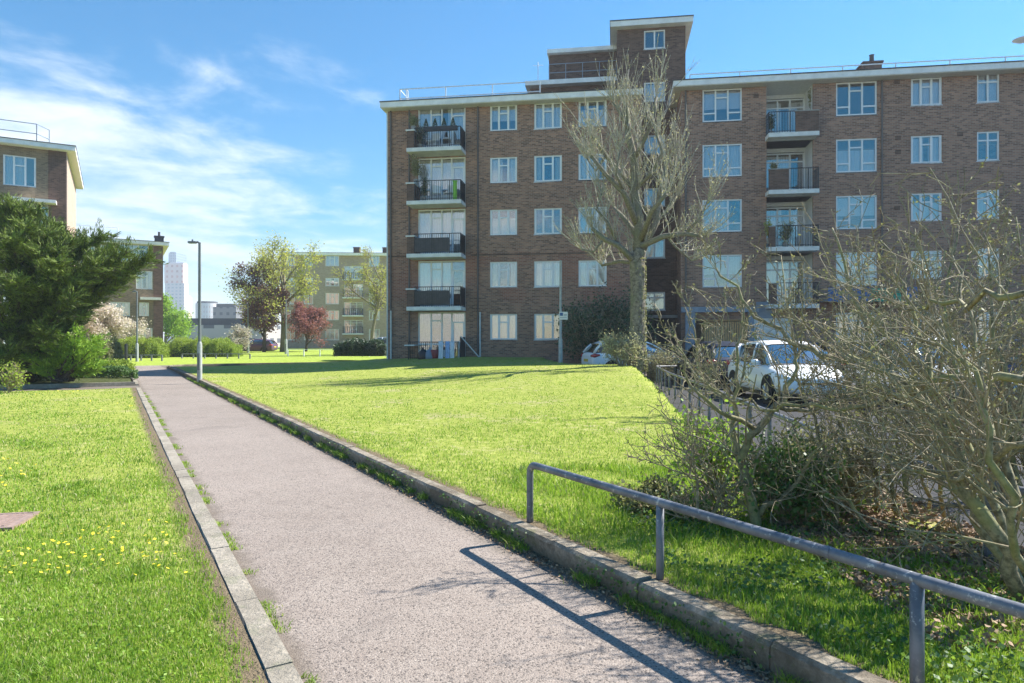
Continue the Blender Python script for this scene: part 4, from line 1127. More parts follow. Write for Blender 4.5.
spray('bare_shrub','sprawling lichen covered bare shrub with thick arching limbs at the right edge', [
 ([(1022,600,3.55),(990,525,3.6),(960,465,3.7),(940,425,3.8),(918,396,3.95),(890,372,4.15),(862,362,4.3),(830,357,4.5),(800,346,4.7),(768,324,4.9),(742,300,5.0),(716,268,5.1)],.030,.006),
 ([(1024,595,3.7),(975,520,3.9),(950,470,4.0),(915,410,4.2),(890,370,4.5),(866,320,4.8),(846,270,4.9),(832,228,5.0)],.024,.005),
 ([(1035,380,3.4),(1000,376,3.5),(960,378,3.7),(915,385,3.9),(880,402,4.1),(840,410,4.3),(800,406,4.6),(760,410,4.8),(722,393,5.0),(694,370,5.1)],.018,.004),
 ([(1040,300,3.2),(1000,298,3.4),(965,306,3.7),(930,300,3.9),(905,310,4.1),(885,290,4.3)],.014,.004),
 ([(1010,560,3.6),(965,440,3.9),(930,380,4.2),(916,330,4.4),(905,285,4.6),(880,240,4.8)],.020,.004),
 ([(1030,520,3.3),(995,440,3.5),(985,390,3.8),(975,330,4.1),(960,290,4.3),(950,250,4.5)],.016,.004),
 ([(1040,610,3.5),(1010,520,3.3),(990,430,3.2),(975,370,3.3),(940,345,3.5),(905,335,3.7)],.018,.004),
 ([(1045,440,3.2),(1000,455,3.4),(960,480,3.6),(910,470,3.9),(870,450,4.2),(835,440,4.5)],.014,.004),
 ([(1045,540,3.2),(1000,500,3.4),(950,480,3.7),(905,440,4.0),(860,430,4.3),(820,400,4.6)],.012,.004),
 ],41,origin=(2.62,3.6,.12),per=8,budm='lf_olive',nbud=1100,bud_size=.022)
spray('bare_shrub','small bare tree with grey forked trunk behind the near rail', [
 ([(757,540,4.95),(752,505,4.95),(744,478,5.0),(742,455,5.0),(757,430,5.0),(775,405,5.1),(792,380,5.2),(800,350,5.3),(806,320,5.4)],.036,.006),
 ([(745,478,5.0),(735,440,5.1),(733,400,5.2),(738,360,5.3),(742,325,5.4),(750,300,5.5)],.016,.004),
 ([(757,430,5.0),(720,412,4.9),(700,395,4.9),(684,372,4.9),(676,345,4.9)],.014,.004),
 ([(775,405,5.1),(810,412,5.0),(845,400,4.9),(880,380,4.8)],.014,.004),
 ([(756,520,4.95),(790,490,4.9),(812,455,4.8),(840,430,4.7)],.018,.004),
 ],42,origin=(1.77,4.95,.15),per=6,budm='lf_olive',nbud=600,bud_size=.024,Lt=(.3,.8))
spray('bare_shrub','dense thicket of thin bare stems between the small tree and the car park', [
 ([(835+18*i+((i*37)%13),540-((i*29)%30),4.9+.25*((i*7)%4)),(830+19*i,460,5.0),(820+20*i+((i*53)%31)-15,400,5.2),(812+23*i+((i*71)%41)-20,330+((i*31)%30),5.5),(806+24*i+((i*43)%51)-25,255+((i*67)%60),5.8)],.013,.003) for i in range(9)
 ]+[([(880,530,4.6),(850,500,4.7),(800,480,4.9),(770,465,5.1)],.010,.003),([(1020,500,4.0),(960,490,4.2),(900,470,4.5),(850,440,4.8)],.012,.003)],43,origin=(2.75,4.95,.05),per=11,Lt=(.25,.65),budm='lf_olive',nbud=1800,bud_size=.024,bias=(-.1,0,.35))
spray('bare_shrub','fine brushy shrub rising beside the cars at the far right', [
 ([(905+15*i,470,6.6),(900+16*i+((i*37)%21)-10,400,6.7),(888+18*i+((i*53)%41)-20,330,6.9),(878+21*i+((i*71)%41)-20,232+((i*31)%34),7.1)],.014,.003) for i in range(9)
 ],44,origin=(4.4,6.7,-.03),per=6,Lt=(.35,.8),budm='lf_olive',nbud=1500,bud_size=.028,bias=(-.05,0,.5),tw=.004)
spray('bare_shrub','loose bare twigs arching left over the corner of the lawn', [
 ([(728,505,5.3),(708,470,5.35),(690,450,5.4),(672,428,5.45),(664,405,5.5)],.010,.003),
 ([(728,505,5.3),(700,478,5.2),(672,470,5.15),(655,455,5.1)],.008,.003),
 ([(700,520,4.9),(697,480,4.9),(686,460,4.9),(690,440,4.95)],.010,.003,),
 ],45,origin=(1.66,5.25,.18),per=12,Lt=(.2,.5),bark='twig')
spray('bare_shrub','bare arching shoots in front of the entrance porch', [
 ([(690,392,12.0),(700,370,12.0),(696,340,12.1),(690,310,12.2),(682,298,12.2)],.014,.006),
 ([(742,405,11.0),(720,395,11.2),(700,380,11.6),(682,352,12.0),(674,330,12.1)],.016,.006),
 ([(715,398,11.2),(718,360,11.4),(722,330,11.6),(726,300,11.8)],.013,.006),
 ([(735,400,11.2),(745,350,11.4),(742,310,11.6)],.013,.006)],46,origin=(3.3,11.6,0),per=11,Lt=(.2,.5),tw=.006)
spray('bare_shrub','dark tangle of bare shrub running out past the right edge, added to shade the car park', [  # added shrub, largely out of view, put here to cast shade
 ([(1010+22*i,560-((i*29)%40),4.3+.12*((i*5)%4)),(1000+24*i-((i*37)%30),480,4.4),(985+26*i+((i*53)%41)-20,400,4.6),(970+27*i+((i*71)%51)-25,310,4.9),(960+28*i,215+((i*31)%60),5.1)],.018,.004) for i in range(9)
 ]+[([(1150,560,4.2),(1080,520,4.3),(1000,510,4.5),(930,500,4.7),(880,480,4.8)],.016,.003),([(1150,500,4.2),(1060,450,4.4),(990,430,4.6),(920,420,4.9)],.014,.003),([(1100,600,3.9),(1010,575,4.0),(950,560,4.2),(900,520,4.4)],.012,.003)],47,origin=(3.5,4.3,.05),per=12,Lt=(.3,.8),budm='lf_olive',nbud=2500,bud_size=.024,bias=(-.1,0,.3))
# leafy undergrowth
bushy('evergreen_shrub','glossy dark evergreen shrub right of the small bare tree', gz(800,5.15,-.02), .75, .62, 'lf_gloss', 51, 3600, .034, 24, .003, scat=.06)
bushy('evergreen_shrub','grey green leafy shrub in the thicket under the bare limbs', gz(835,5.6,-.02), .8, .66, 'lf_olive', 56, 2600, .032, 30, .003, scat=.07)
bushy('shrub','upright bright green leafy shrub at the corner of the lawn', gz(718,5.9,-.02), .5, .72, 'lf_bright', 52, 1300, .045, 14, .003, scat=.04)
bushy('shrub','low silvery leaved plant on the lawn behind the rail', gz(655,5.6,-.02), .85, .24, 'lf_olive', 53, 2600, .034, 26, .003, scat=.04)
bushy('shrub','low bushy plant at the foot of the bare tree', gz(690,5.2,-.02), .5, .2, 'lf_gloss', 54, 900, .034, 14, .003, scat=.04)
bushy('shrub','brown stemmed broken shrub left of the small bare tree', gz(705,5.05,-.02), .5, .42, 'lf_dead', 55, 120, .03, 9, .004, bark='twig')
def cover(name, label, n, x0, x1, y0, y1, mat, size, seed, hz=.05, thr=.0, asp=.8, kind='stuff', xoff=.1):
    rs = np.random.RandomState(seed); x = x0+(x1-x0)*rs.rand(n); y = y0+(y1-y0)*rs.rand(n)
    b_ = PC*x+PS*y; v = np.sin(x*5+np.sin(y*4)*2)+np.sin(y*6+x*2)+.4*rs.randn(n)
    k = (b_ > KB+.14) & (x < _RX(y)+xoff) & (v > thr); x, y = x[k], y[k]
    z = np.maximum(_LZ(x,y),-.03)+rs.rand(len(x))**1.5*hz+.008
    dr = np.stack([rs.randn(len(x)),rs.randn(len(x)),.25*rs.randn(len(x))],1)
    return tag(link(name, leaves(name, np.stack([x,y,z],1), size, asp, M[mat], seed, dr, .3)), label, 'ground cover', kind=kind)
cover('ivy_cover','dark glossy ivy and low weeds spreading under the bare shrubs', 15000, .9, 3.6, 2.0, 6.3, 'lf_gloss', .028, 61, .07, .35)
cover('ivy_cover','brighter low leaves among the grass behind the rail', 6000, .9, 3.4, 2.0, 5.8, 'lf_bright', .020, 62, .05, .6)
cover('leaf_litter','brown leaf litter and bits of twig under the thicket', 30000, 1.9, 4.4, 3.0, 6.8, 'lf_dead', .032, 63, .03, -1.6, xoff=.85)
# weeds with yellow flowers in the left lawn
rs = np.random.RandomState(9); n = 2600; x, y = view_sample(rs, n, 4.2, 20, -420, 380, .7); bb = PC*x+PS*y
k = (bb < .4)&(np.sin(x*1.9)+np.sin(y*1.1+x) > .7); x, y = x[k], y[k]
M['yellow'] = plain('yellow petals', (.75,.60,.03), .6)
fm_ = MB()
for i in range(len(x)):
    s = .0075*(1+.10*y[i]); z = .062+.025*rs.rand(); ax, ay = rs.randn(2)*.3
    fm_.poly([(x[i]+s*math.cos(t),y[i]+s*math.sin(t),z+s*(ax*math.cos(t)+ay*math.sin(t))) for t in [j*math.pi/3 for j in range(6)]])
tag(fm_.build('dandelion_flowers', M['yellow']), 'scattered small yellow dandelion flowers in the left lawn', 'flowers', kind='stuff')
rs = np.random.RandomState(10)
M['lf_weed'] = leafy('weed leaves', (.12,.24,.02), (.30,.44,.06), .35, .45)
def weedpatch(label, n, sampler, mat, size, seed):
    rs = np.random.RandomState(seed); x, y, z = sampler(rs, n)
    v = np.sin(x*2.3+np.sin(y*1.9)*2)+np.sin(y*2.9+x*1.3); k = v > 1.0; x, y, z = x[k], y[k], z[k]
    d = np.hypot(x,y)/3; dr = np.stack([rs.randn(len(x)),rs.randn(len(x)),.3+.1*rs.randn(len(x))],1)
    link_ = link('broadleaf_weeds', leaves('broadleaf_weeds', np.stack([x,y,z+.03+.03*rs.rand(len(x))],1), size, .5, M[mat], seed, dr, .3))
    tag(link_, label, 'weeds', kind='stuff')
def s_foot(rs, n):
    a = rs.rand(n)**1.4*26; b = 2.55-np.abs(rs.randn(n))*.055; return -PS*a+PC*b, PC*a+PS*b, np.zeros(n)
_rs = np.random.RandomState(77); _x,_y,_z = s_foot(_rs, 16000); _d = np.stack([_rs.randn(len(_x)),_rs.randn(len(_x)),.2*_rs.randn(len(_x))],1)
tag(link('kerb_litter', leaves('kerb_litter', np.stack([_x,_y,.006+.012*_rs.rand(len(_x))],1), .022, .5, M['lf_dead'], 77, _d, .2)), 'brown leaf litter gathered at the foot of the raised kerb', 'leaf litter', kind='stuff')
_a = _rs.rand(4500)**1.4*26; _k = np.sin(_a*2.9)+np.sin(_a*6.1) > -.3; _a = _a[_k]; _b = 2.545-.03*_rs.rand(len(_a)); _zz = KT*_rs.rand(len(_a))**1.5
tag(link('kerb_moss', leaves('kerb_moss', np.stack([-PS*_a+PC*_b, PC*_a+PS*_b, _zz],1), .020, .8, M['lf_gloss'], 78)), 'moss and tiny weeds clinging to the face of the raised kerb', 'moss', kind='stuff')
weedpatch('broad leaved weeds in dark patches in the left lawn', 15000, s_left, 'lf_weed', .021, 71)
weedpatch('broad leaved weeds in patches in the raised lawn', 14000, s_right, 'lf_weed', .021, 72)
# ================================================================== near knee rail
M['rail'] = (lambda: plain('weathered grey rail paint', (.20,.215,.24), .42, .25, var=.35, scale=14, bump=.15))()
def mat_rail():
    m, t = new_mat('worn grey painted steel')
    n = t.noise(t.pos, 22, 5, .7); n2 = t.noise(t.pos, 5, 4, .7)
    c = t.mix(t.ss(n2, .35, .65), (.105,.115,.135), (.20,.21,.235)); c = t.mix(t.math('MULTIPLY', t.ss(n, .58, .66), .8), c, (.50,.49,.46))
    c = t.mix(t.math('MULTIPLY', t.ss(t.noise(t.pos, 9, 4, .7), .62, .68), .7), c, (.16,.085,.05))
    setc(t,'Base Color',c); setc(t,'Roughness',.45); setc(t,'Metallic',.15); t.l.new(t.bump(n,.35,.004), t.b.inputs['Normal']); return m
M['rail'] = mat_rail()
def on_rail(a, b=2.715): x, y = pw(a,b); return x, y
# posts where the rail line crosses the three seen posts
def a_of(px, b=2.715):
    u = (px-CX)/F; Y = b/(PC*u+PS); return wp(u*Y, Y)[0]
aP = [a_of(530), a_of(660), a_of(917)]; aP.append(aP[2]-1.4); aP.append(aP[3]-1.4)
o = pw(aP[0],2.715); kr = empty('knee_rail', (o[0],o[1],KT-.02), 0, 'low grey tubular knee rail along the right kerb in the foreground', 'railing')
def kl(a, z): x, y = pw(a,2.715); return (x-o[0], y-o[1], z)
ht = .445; rr = .026
arc = [kl(aP[0],-.05),kl(aP[0],.1),kl(aP[0],.25),kl(aP[0],ht-.07)]+[kl(aP[0]-.07*(1-math.cos(t)),ht-.07+.07*math.sin(t)) for t in (R(18),R(36),R(54),R(72),R(90))]
joint = aP[2]+.38
arc += [kl(aP[0]-.5,ht),kl(aP[1],ht),kl(joint,ht),kl(aP[2],ht-.004),kl(aP[3],ht-.008),kl(aP[4],ht-.01)]
MB().tube(arc, rr, 14).build('rail', M['rail'], kr, smooth=True)
MB().tube([kl(joint+.012,ht),kl(joint-.012,ht)], rr+.0025, 14).build('rail_joint', M['rail'], kr)
for i, a in enumerate(aP[1:]): MB().tube([kl(a,-.1),kl(a,ht-.01)], .0235 if i != 1 else .026, 12).build('post', M['rail'], kr, smooth=True)
# ---- far rail beside the car park
rp = [(5.9,24.4),(5.1,24.2),(4.75,21.8),(4.4,19.2),(4.15,16.8),(3.90,14.3),(3.62,11.9),(3.36,9.7),(3.12,7.6),(2.9,5.6),(2.98,4.3),(3.25,3.1)]
fr_ = empty('knee_rail', (3.36,9.7,0), 0, 'galvanised knee rail with many posts between the lawn and the parked cars', 'railing')
q = [(x-3.36+.02,y-9.7,.60) for x,y in rp]
MB().tube(q,.03,10).build('rail', M['rail'], fr_, smooth=True)
for (x0,y0),(x1,y1) in zip(rp[1:],rp[2:]):
    L = math.hypot(x1-x0,y1-y0); n = 2 if L > 1.6 else 1
    for i in range(n):
        x = x0+(x1-x0)*i/n-3.36+.02; y = y0+(y1-y0)*i/n-9.7
        MB().tube([(x,y,-.03),(x,y,.6)],.028,8).build('post', M['rail'], fr_)
# ---- low trip rails by the hedges
def trip(label, p0, p1, n, h=.45, z=.1, mat='rail', r=.035, group='low rails around the far planting'):
    rt = empty('knee_rail', (*p0,z), 0, label, 'railing', group); d = (p1[0]-p0[0],p1[1]-p0[1])
    MB().tube([(0,0,h),(d[0],d[1],h)],r,6).build('rail', M[mat], rt)
    for i in range(n+1): MB().box(d[0]*i/n-.04,d[0]*i/n+.04,d[1]*i/n-.04,d[1]*i/n+.04,-.1,h).build('post', M[mat], rt)
trip('low rail in front of the hedge left of the middle lamp', g(110,46), g(162,46), 5)
trip('low rail in front of the hedge right of the middle lamp', g(182,50), g(250,50), 6)
trip('thin low rail across the far sunlit lawn', g(288,56), g(386,54), 6, mat='rail_white', z=.35, r=.025)
trip('short low rail beside the tail of the white car', (2.25,27.2), (3.2,27.0), 2, z=.1, mat='bluegrey')
bp = empty('bollard', (*g(126,44),.1), 0, 'short dark post beside the low rail near the middle lamp', 'bollard')
MB().box(-.07,.07,-.07,.07,-.1,1.15).build('post', M['black'], bp, bevel=.01); MB().lathe([(.09,0),(.09,.05),(0,.09)],0,0,8,1.15).build('cap', M['black'], bp)

# ================================================================== lamps
M['lamp_grey'] = plain('grey lamp column', (.16,.18,.19), .5, .1, var=.15, scale=2)
M['lamp_base'] = plain('pale lamp base', (.38,.40,.39), .55, var=.2, scale=5)
def lamp(label, x, y, z, h, arm=-.10, br=.085, sign=False, head=True, top=.045):
    rt = empty('street_lamp', (x,y,z), 0, label, 'street lamp')
    MB().lathe([(br,-.1),(br,1.25),(br*.9,1.3),(br*.62,1.36)],0,0,14).build('base', M['lamp_base'], rt, smooth=True)
    MB().lathe([(br*.62,1.34),(top,h-.05),(top,h)],0,0,12).build('pole', M['lamp_grey'], rt, smooth=True)
    MB().box(-.045,.045,-br-.012,-br+.01,.35,.95).build('access_door', M['lamp_grey'], rt)
    if head:
        MB().tube([(0,0,h-.04),(arm*.5,0,h+.01),(arm,0,h+.02)],.035,8).build('arm', M['lamp_grey'], rt)
        hd = MB().box(arm-.30,arm,-.07,.07,h-.03,h+.045).build('lamp_head', M['lamp_grey'], rt, bevel=.02)
        MB().box(arm-.27,arm-.04,-.05,.05,h-.042,h-.033).build('lens', M['upvc'], hd)
        MB().lathe([(.03,0),(.03,.06),(0,.07)],0,0,8,h+.045).build('photocell', M['lamp_grey'], hd)
        hd.children[-1].location = (arm-.15,0,0)
    return rt
la = (-11.0, 24.05)
l1 = lamp('tall grey street lamp with a flat head beside the right kerb of the path', la[0], la[1], .12, 4.85)
p = P(137,364,45); lamp('street lamp at the path junction in front of the rounded hedge', p.x, p.y, 0, 4.75, arm=.0, br=.09)
p = P(248,356,66); lamp('far street lamp left of the yellow green tree', p.x, p.y, .3, 4.7, arm=-.45, br=.12, top=.06)
p = P(286,356,62); lamp('far slender lamp column in front of the yellow green tree', p.x, p.y, .3, 5.0, head=False, br=.12, top=.05)
# post with a small sign in front of the flats
sx, sy = (560.5-CX)/F*28.8, 28.8
sp = empty('sign_post', (sx,sy,.35), 0, 'slim grey post carrying a small white sign in front of the flats', 'sign post')
MB().lathe([(.085,-.2),(.085,1.2),(.055,1.3),(.04,4.55)],0,0,12).build('pole', M['lamp_base'], sp, smooth=True)
sg = MB().box(-.06,.30,-.075,-.05,2.05,2.38).build('sign', M['white'], sp)
MB().box(-.03,.10,-.080,-.0765,2.21,2.34).build('symbol', M['blue'], sg)
MB().box(.13,.26,-.080,-.0765,2.25,2.27).box(.13,.26,-.080,-.0765,2.20,2.22).box(-.03,.26,-.080,-.0765,2.12,2.14).build('lettering', M['bluegrey'], sg)
# post at the left end of the flats / manhole
mh = empty('manhole_cover', (-4.26,5.5,.035), R(14), 'reddish brown rusty manhole cover set in the left lawn', 'manhole cover')
M['rust'] = plain('rusty cover', (.27,.19,.16), .8, var=.2, scale=20, bump=.4)
c = MB().box(-.27,.27,-.22,.22,-.03,.012).build('cover', M['rust'], mh, bevel=.006)
rbm = MB()
for i in range(13): rbm.box(-.25+.5*i/13,-.25+.5*i/13+.018,-.20,.20,.0125,.017)
rbm.build('ribs', M['rust'], c)
MB().box(-.31,-.274,-.26,.26,-.04,.014).box(.274,.31,-.26,.26,-.04,.014).box(-.273,.273,-.26,-.224,-.04,.014).box(-.273,.273,.224,.26,-.04,.014).build('surround', M['rust'], mh)
# dome lamp at the left block's corner of view
p = P(0,160,43.2)
dl = empty('wall_lamp', p, 0, 'white dome lamp at the left edge above the conifer', 'lamp')
MB().lathe([(0,.42),(.20,.40),(.30,.2),(.31,0),(.31,-.05)],0,0,16).build('housing', M['white'], dl, smooth=True)
MB().lathe([(0,-.40),(.16,-.36),(.25,-.2),(.27,-.051)],0,0,16).build('dome', M['black'], dl, smooth=True)
MB().tube([(-.3,0,.15),(-.9,1.3,.15)],.05,8).build('bracket', M['white'], dl)

# ================================================================== cars
M['tyre'] = plain('tyre', (.02,.02,.02), .85); M['rim'] = plain('alloy rim', (.5,.5,.52), .3, .8)
M['arch'] = plain('wheel arch', (.008,.008,.008), .9)
M['lens'] = plain('headlight', (.75,.78,.8), .1, var=.05, coat=1); M['red'] = plain('tail light', (.45,.02,.015), .15, coat=1)
M['plate_w'] = plain('white plate', (.75,.75,.72), .5); M['plate_y'] = plain('yellow plate', (.7,.5,.05), .5)
def carpaint(name, c, met=.1): return plain(name, c, .42, met, var=.02, coat=.35)
M['cw'] = carpaint('white car paint', (.90,.90,.90), 0); M['cd'] = carpaint('dark blue car paint', (.012,.02,.05), .3)
M['cs'] = carpaint('silver car paint', (.42,.45,.48), .6); M['cb'] = carpaint('blue car paint', (.03,.06,.16), .4)
M['trimd'] = plain('black trim', (.015,.015,.016), .5)
def car(label, x, y, z, rz, paint, L=4.3, W=1.8, Hh=1.5, group=None, name='parked_car'):
    rt = empty(name, (x,y,z), rz, label, 'car', group)
    h = L/2; k = Hh/1.5; w = W/2
    def ring(xx, zb, zt, hw, tw):
        return [(xx,0,zb),(xx,-hw*.80,zb),(xx,-hw*.97,zb+.10),(xx,-hw,zb+(zt-zb)*.45),(xx,-hw*.985,zb+(zt-zb)*.78),(xx,-hw*tw,zt-.02),(xx,-hw*tw*.55,zt+.012),(xx,0,zt+.02),
                (xx,hw*tw*.55,zt+.012),(xx,hw*tw,zt-.02),(xx,hw*.985,zb+(zt-zb)*.78),(xx,hw,zb+(zt-zb)*.45),(xx,hw*.97,zb+.10),(xx,hw*.80,zb)]
    S = [(-h,.42,.86,.80,.86),(-h+.06,.30,.98,.90,.88),(-h+.3,.24,1.02,.97,.90),(-h+.9,.20,1.00,1.0,.91),(0,.19,.97,1.0,.91),(h*.48,.19,.94,1.0,.91),(h*.62,.20,.92,.995,.90),(h*.82,.22,.84,.96,.87),(h-.16,.26,.74,.88,.84),(h-.03,.32,.64,.78,.82),(h,.42,.56,.70,.80)]
    mb = MB(); n = 14
    for a,zb,zt,hw,tw in S: mb.v += ring(a,zb*k,zt*k,w*hw,tw)
    for i in range(len(S)-1):
        for j in range(n): q = i*n+j; e = i*n+(j+1)%n; mb.f.append((q,e,e+n,q+n))
    mb.f.append(tuple(range(n))[::-1]); mb.f.append(tuple(range((len(S)-1)*n,len(S)*n)))
    bo = mb.build('body', paint, rt, smooth=True); m = bo.modifiers.new('s','SUBSURF'); m.levels = 1; m.render_levels = 2
    # greenhouse
    G = [(-h+.12,.98,1.0,.80,.78),(-h+.42,.98,1.33,.84,.66),(-h+.75,.98,1.44,.86,.67),(-.35,.95,1.49,.87,.68),(.25,.95,1.47,.87,.67),(h*.30,.93,1.35,.86,.68),(h*.56,.92,.955,.82,.78)]
    def gring(xx,zb,zt,wb,wt,s=1.0): 
        return [(xx,-w*wb*s,zb*k),(xx,-w*wt*s,(zt-.03)*k),(xx,-w*wt*.75*s,(zt+.012)*k),(xx,0,(zt+.025)*k),(xx,w*wt*.75*s,(zt+.012)*k),(xx,w*wt*s,(zt-.03)*k),(xx,w*wb*s,zb*k)]
    mb = MB(); n = 7
    for a in G: mb.v += gring(*a)
    for i in range(len(G)-1):
        for j in range(n-1): q = i*n+j; mb.f.append((q,q+1,q+1+n,q+n))
    mb.build('windows', M['car_glass'], rt, smooth=True)
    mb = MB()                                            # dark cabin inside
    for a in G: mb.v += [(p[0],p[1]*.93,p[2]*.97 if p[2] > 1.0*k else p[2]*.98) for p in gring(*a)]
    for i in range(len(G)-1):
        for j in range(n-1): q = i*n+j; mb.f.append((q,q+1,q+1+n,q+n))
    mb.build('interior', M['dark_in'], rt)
    mb = MB(); RS = [G[1],G[2],G[3],G[4],(h*.22,.93,1.40,.86,.68)]
    for (xx,zb,zt,wb,wt) in RS:
        mb.v += [(xx,-w*wt*1.03,(zt-.055)*k),(xx,-w*wt*1.01,(zt-.01)*k),(xx,-w*wt*.75,(zt+.03)*k),(xx,0,(zt+.045)*k),(xx,w*wt*.75,(zt+.03)*k),(xx,w*wt*1.01,(zt-.01)*k),(xx,w*wt*1.03,(zt-.055)*k)]
    for i in range(len(RS)-1):
        for j in range(6): q = i*7+j; mb.f.append((q,q+1,q+8,q+7))
    mb.build('roof', paint, rt, smooth=True)
    for s in (-1,1):
        MB().tube([(h*.56,s*w*.80,.95*k),(h*.38,s*w*.735,1.2*k),(h*.22,s*w*.70,1.37*k)],.035,6).build('pillar', paint, rt, smooth=True)
        MB().tube([(-h+.12,s*w*.80,.98*k),(-h+.28,s*w*.76,1.18*k),(-h+.46,s*w*.68,1.33*k)],.055,6).build('pillar', paint, rt, smooth=True)
        MB().tube([(-h+.95,s*w*.865,.98*k),(-h+.80,s*w*.76,1.25*k),(-h+.70,s*w*.69,1.41*k)],.05,6).build('pillar', paint, rt, smooth=True)
        MB().tube([(.05,s*w*.875,.96*k),(.0,s*w*.79,1.25*k),(-.05,s*w*.69,1.45*k)],.028,6).build('pillar', paint, rt, smooth=True)
    for s in (-1,1): MB().box(-h*.45,h*.42,s*w*1.0-.012,s*w*1.0+.012,.20*k,.30*k).build('sill', M['trimd'], rt)
    for xx in (h*.64,-h*.60):
        for s in (-1,1):
            MB().tube([(xx,s*(w*.70),.34),(xx,s*(w*1.004),.34)],.385,22).build('wheel_arch', M['arch'], rt)
            wh_ = MB().tube([(xx,s*(w*.78),.31),(xx,s*(w*.80),.31),(xx,s*(w*.99),.31),(xx,s*(w*1.012),.31)],[.29,.315,.315,.29],24).build('wheel', M['tyre'], rt, smooth=False)
            rm = MB().tube([(xx,s*w*1.0,.31),(xx,s*w*1.018,.31)],.20,20)
            for q in range(5):
                t = 2*math.pi*q/5; cxx, czz = math.cos(t), math.sin(t)
                rm.tube([(xx+.03*cxx,s*(w*1.022+.004),.31+.03*czz),(xx+.2*cxx,s*(w*1.02+.004),.31+.2*czz)],.022,5)
            rm.build('rim', M['rim'], wh_)
    for s in (-1,1):
        hb = MB().tube([(h-.42,s*w*.86,.72*k),(h-.22,s*w*.80,.68*k),(h-.08,s*w*.62,.62*k)],[.06,.085,.05],10); hb.build('headlight', M['lens'], rt, smooth=True)
        tb_ = MB().tube([(-h+.34,s*w*.93,.90*k),(-h+.12,s*w*.90,.88*k),(-h+.02,s*w*.70,.86*k)],[.04,.09,.05],10); tb_.build('tail_light', M['red'], rt, smooth=True)
        mi = MB().tube([(h*.36,s*w*.93,.98*k),(h*.36,s*w*1.08,1.0*k),(h*.36,s*w*1.18,1.0*k)],[.03,.08,.05],8); mi.build('mirror', paint, rt, smooth=True)
    MB().box(-h-.015,-h+.02,-.26,.26,.62*k,.73*k).build('number_plate', M['plate_y'], rt)
    MB().box(h-.02,h+.015,-.26,.26,.38,.49).build('number_plate', M['plate_w'], rt)
    MB().box(h-.04,h+.008,-.45,.45,.50*k,.56*k).build('grille', M['trimd'], rt)
    return rt
# white car seen from behind, tail to the left
car('white hatchback parked behind the big pollarded tree with its tail showing', 5.35, 30.0, -.03, R(12), M['cw'], 4.4, 1.82, 1.56)
car('dark blue hatchback parked between the porch and the nearer white car', 7.0, 23.6, -.03, R(92), M['cd'], 4.1, 1.76, 1.5)
car('white estate car parked nose forward behind the bare shrubs', 7.08, 17.9, -.03, R(-91), M['cw'], 4.3, 1.8, 1.52)
car('silver car parked behind the thicket at the right', 9.65, 16.0, -.03, R(-89), M['cs'], 4.4, 1.82, 1.62)
car('blue car parked at the far right behind the shrubs', 12.1, 14.6, -.03, R(-91), M['cb'], 4.3, 1.8, 1.6)
car('dark car parked near the canopy behind the silver car', 11.2, 26.5, -.03, R(8), M['cd'], 4.4, 1.8, 1.5)
p = P(378,349,62); car('silver car parked far away behind the dark clipped hedge', p.x+.6, p.y, .35, R(170), M['cs'])
p = P(256,350,74); car('purple car parked far away left of the plum tree', p.x, p.y, .2, R(175), carpaint('plum car paint', (.12,.06,.12), .3))

# ================================================================== things on the balconies
def bal_world(px, yo, z): X, Y, Z = FM.world(FM.x(px,yo), yo, z); return (X, Y, Z)
rot = R(-8.5)
k4, k3, k2, k1, k0 = FL[4], FL[3], FL[2], FL[1], FL[0]
# row of clipped cones in a trough on the top left balcony
tr_ = empty('planter_trough', bal_world(441,-1.07,k4+.82), rot, 'long dark planter trough on the topmost left balcony railing', 'planter')
MB().box(-.85,.85,-.14,.09,0,.2).build('trough', M['black'], tr_)
for i in range(4):
    px = 426+9*i
    t = empty('cone_shrub', bal_world(px,-1.09,k4+1.0), rot, 'small clipped conical shrub in the trough on the topmost left balcony', 'plant', 'clipped cones on the top balcony')
    rs = np.random.RandomState(i); n = 500; h_ = rs.rand(n); a = rs.rand(n)*6.28; rr_ = .13*(1-h_)**.8
    link('leaves', leaves('leaves', np.stack([rr_*np.cos(a),rr_*np.sin(a),.04+h_*.42],1), .05,.6,M['lf_dark'],i), t)
    MB().tube([(0,0,-.02),(0,0,.35)],.012,5).build('stem', M['bark'], t)
def potted(label, pos, h, w, mat, seed, n=700, size=.07, pot='conc_dark'):
    t = empty('potted_plant', pos, rot, label, 'plant')
    MB().lathe([(.10,0),(.14,.25),(.12,.25)],0,0,12).build('pot', M[pot], t)
    r = random.Random(seed); rs = np.random.RandomState(seed); st = MB(); pp = []
    for i in range(9):
        a = r.uniform(0,6.28); e = Vector((math.cos(a)*w*r.random(),math.sin(a)*w*.6*r.random(),.25+h*r.uniform(.6,1))); s = Vector((0,0,.2)); st.tube([s,s.lerp(e,.5)+Vector((0,0,.06)),e],.009,4); pp += [s.lerp(e,q) for q in (.4,.6,.8,1)]
    st.build('stems', M['twig'], t); link('leaves', leaves('leaves', around(pp,n,w*.28,seed), size,.6,M[mat],seed), t)
potted('leafy green plant on the pier of the topmost left balcony', bal_world(413.5,-.85,k4+.93), .55,.28,'lf_olive',1)
potted('trailing plant inside the topmost left balcony beside its pier', bal_world(420,-.8,k4), 1.1,.3,'lf_dark',2)
potted('big leafy plant climbing at the left side of the second highest left balcony', bal_world(416,-.7,k3+.93), 1.15,.34,'lf_olive',3,1100)
potted('bushy plant in a pot on the second highest left balcony', bal_world(424,-.8,k3), .9,.25,'lf_dark',4)
potted('green plant on the second highest right balcony', bal_world(774,-.5,k3+.75), .35,.2,'lf_olive',5)
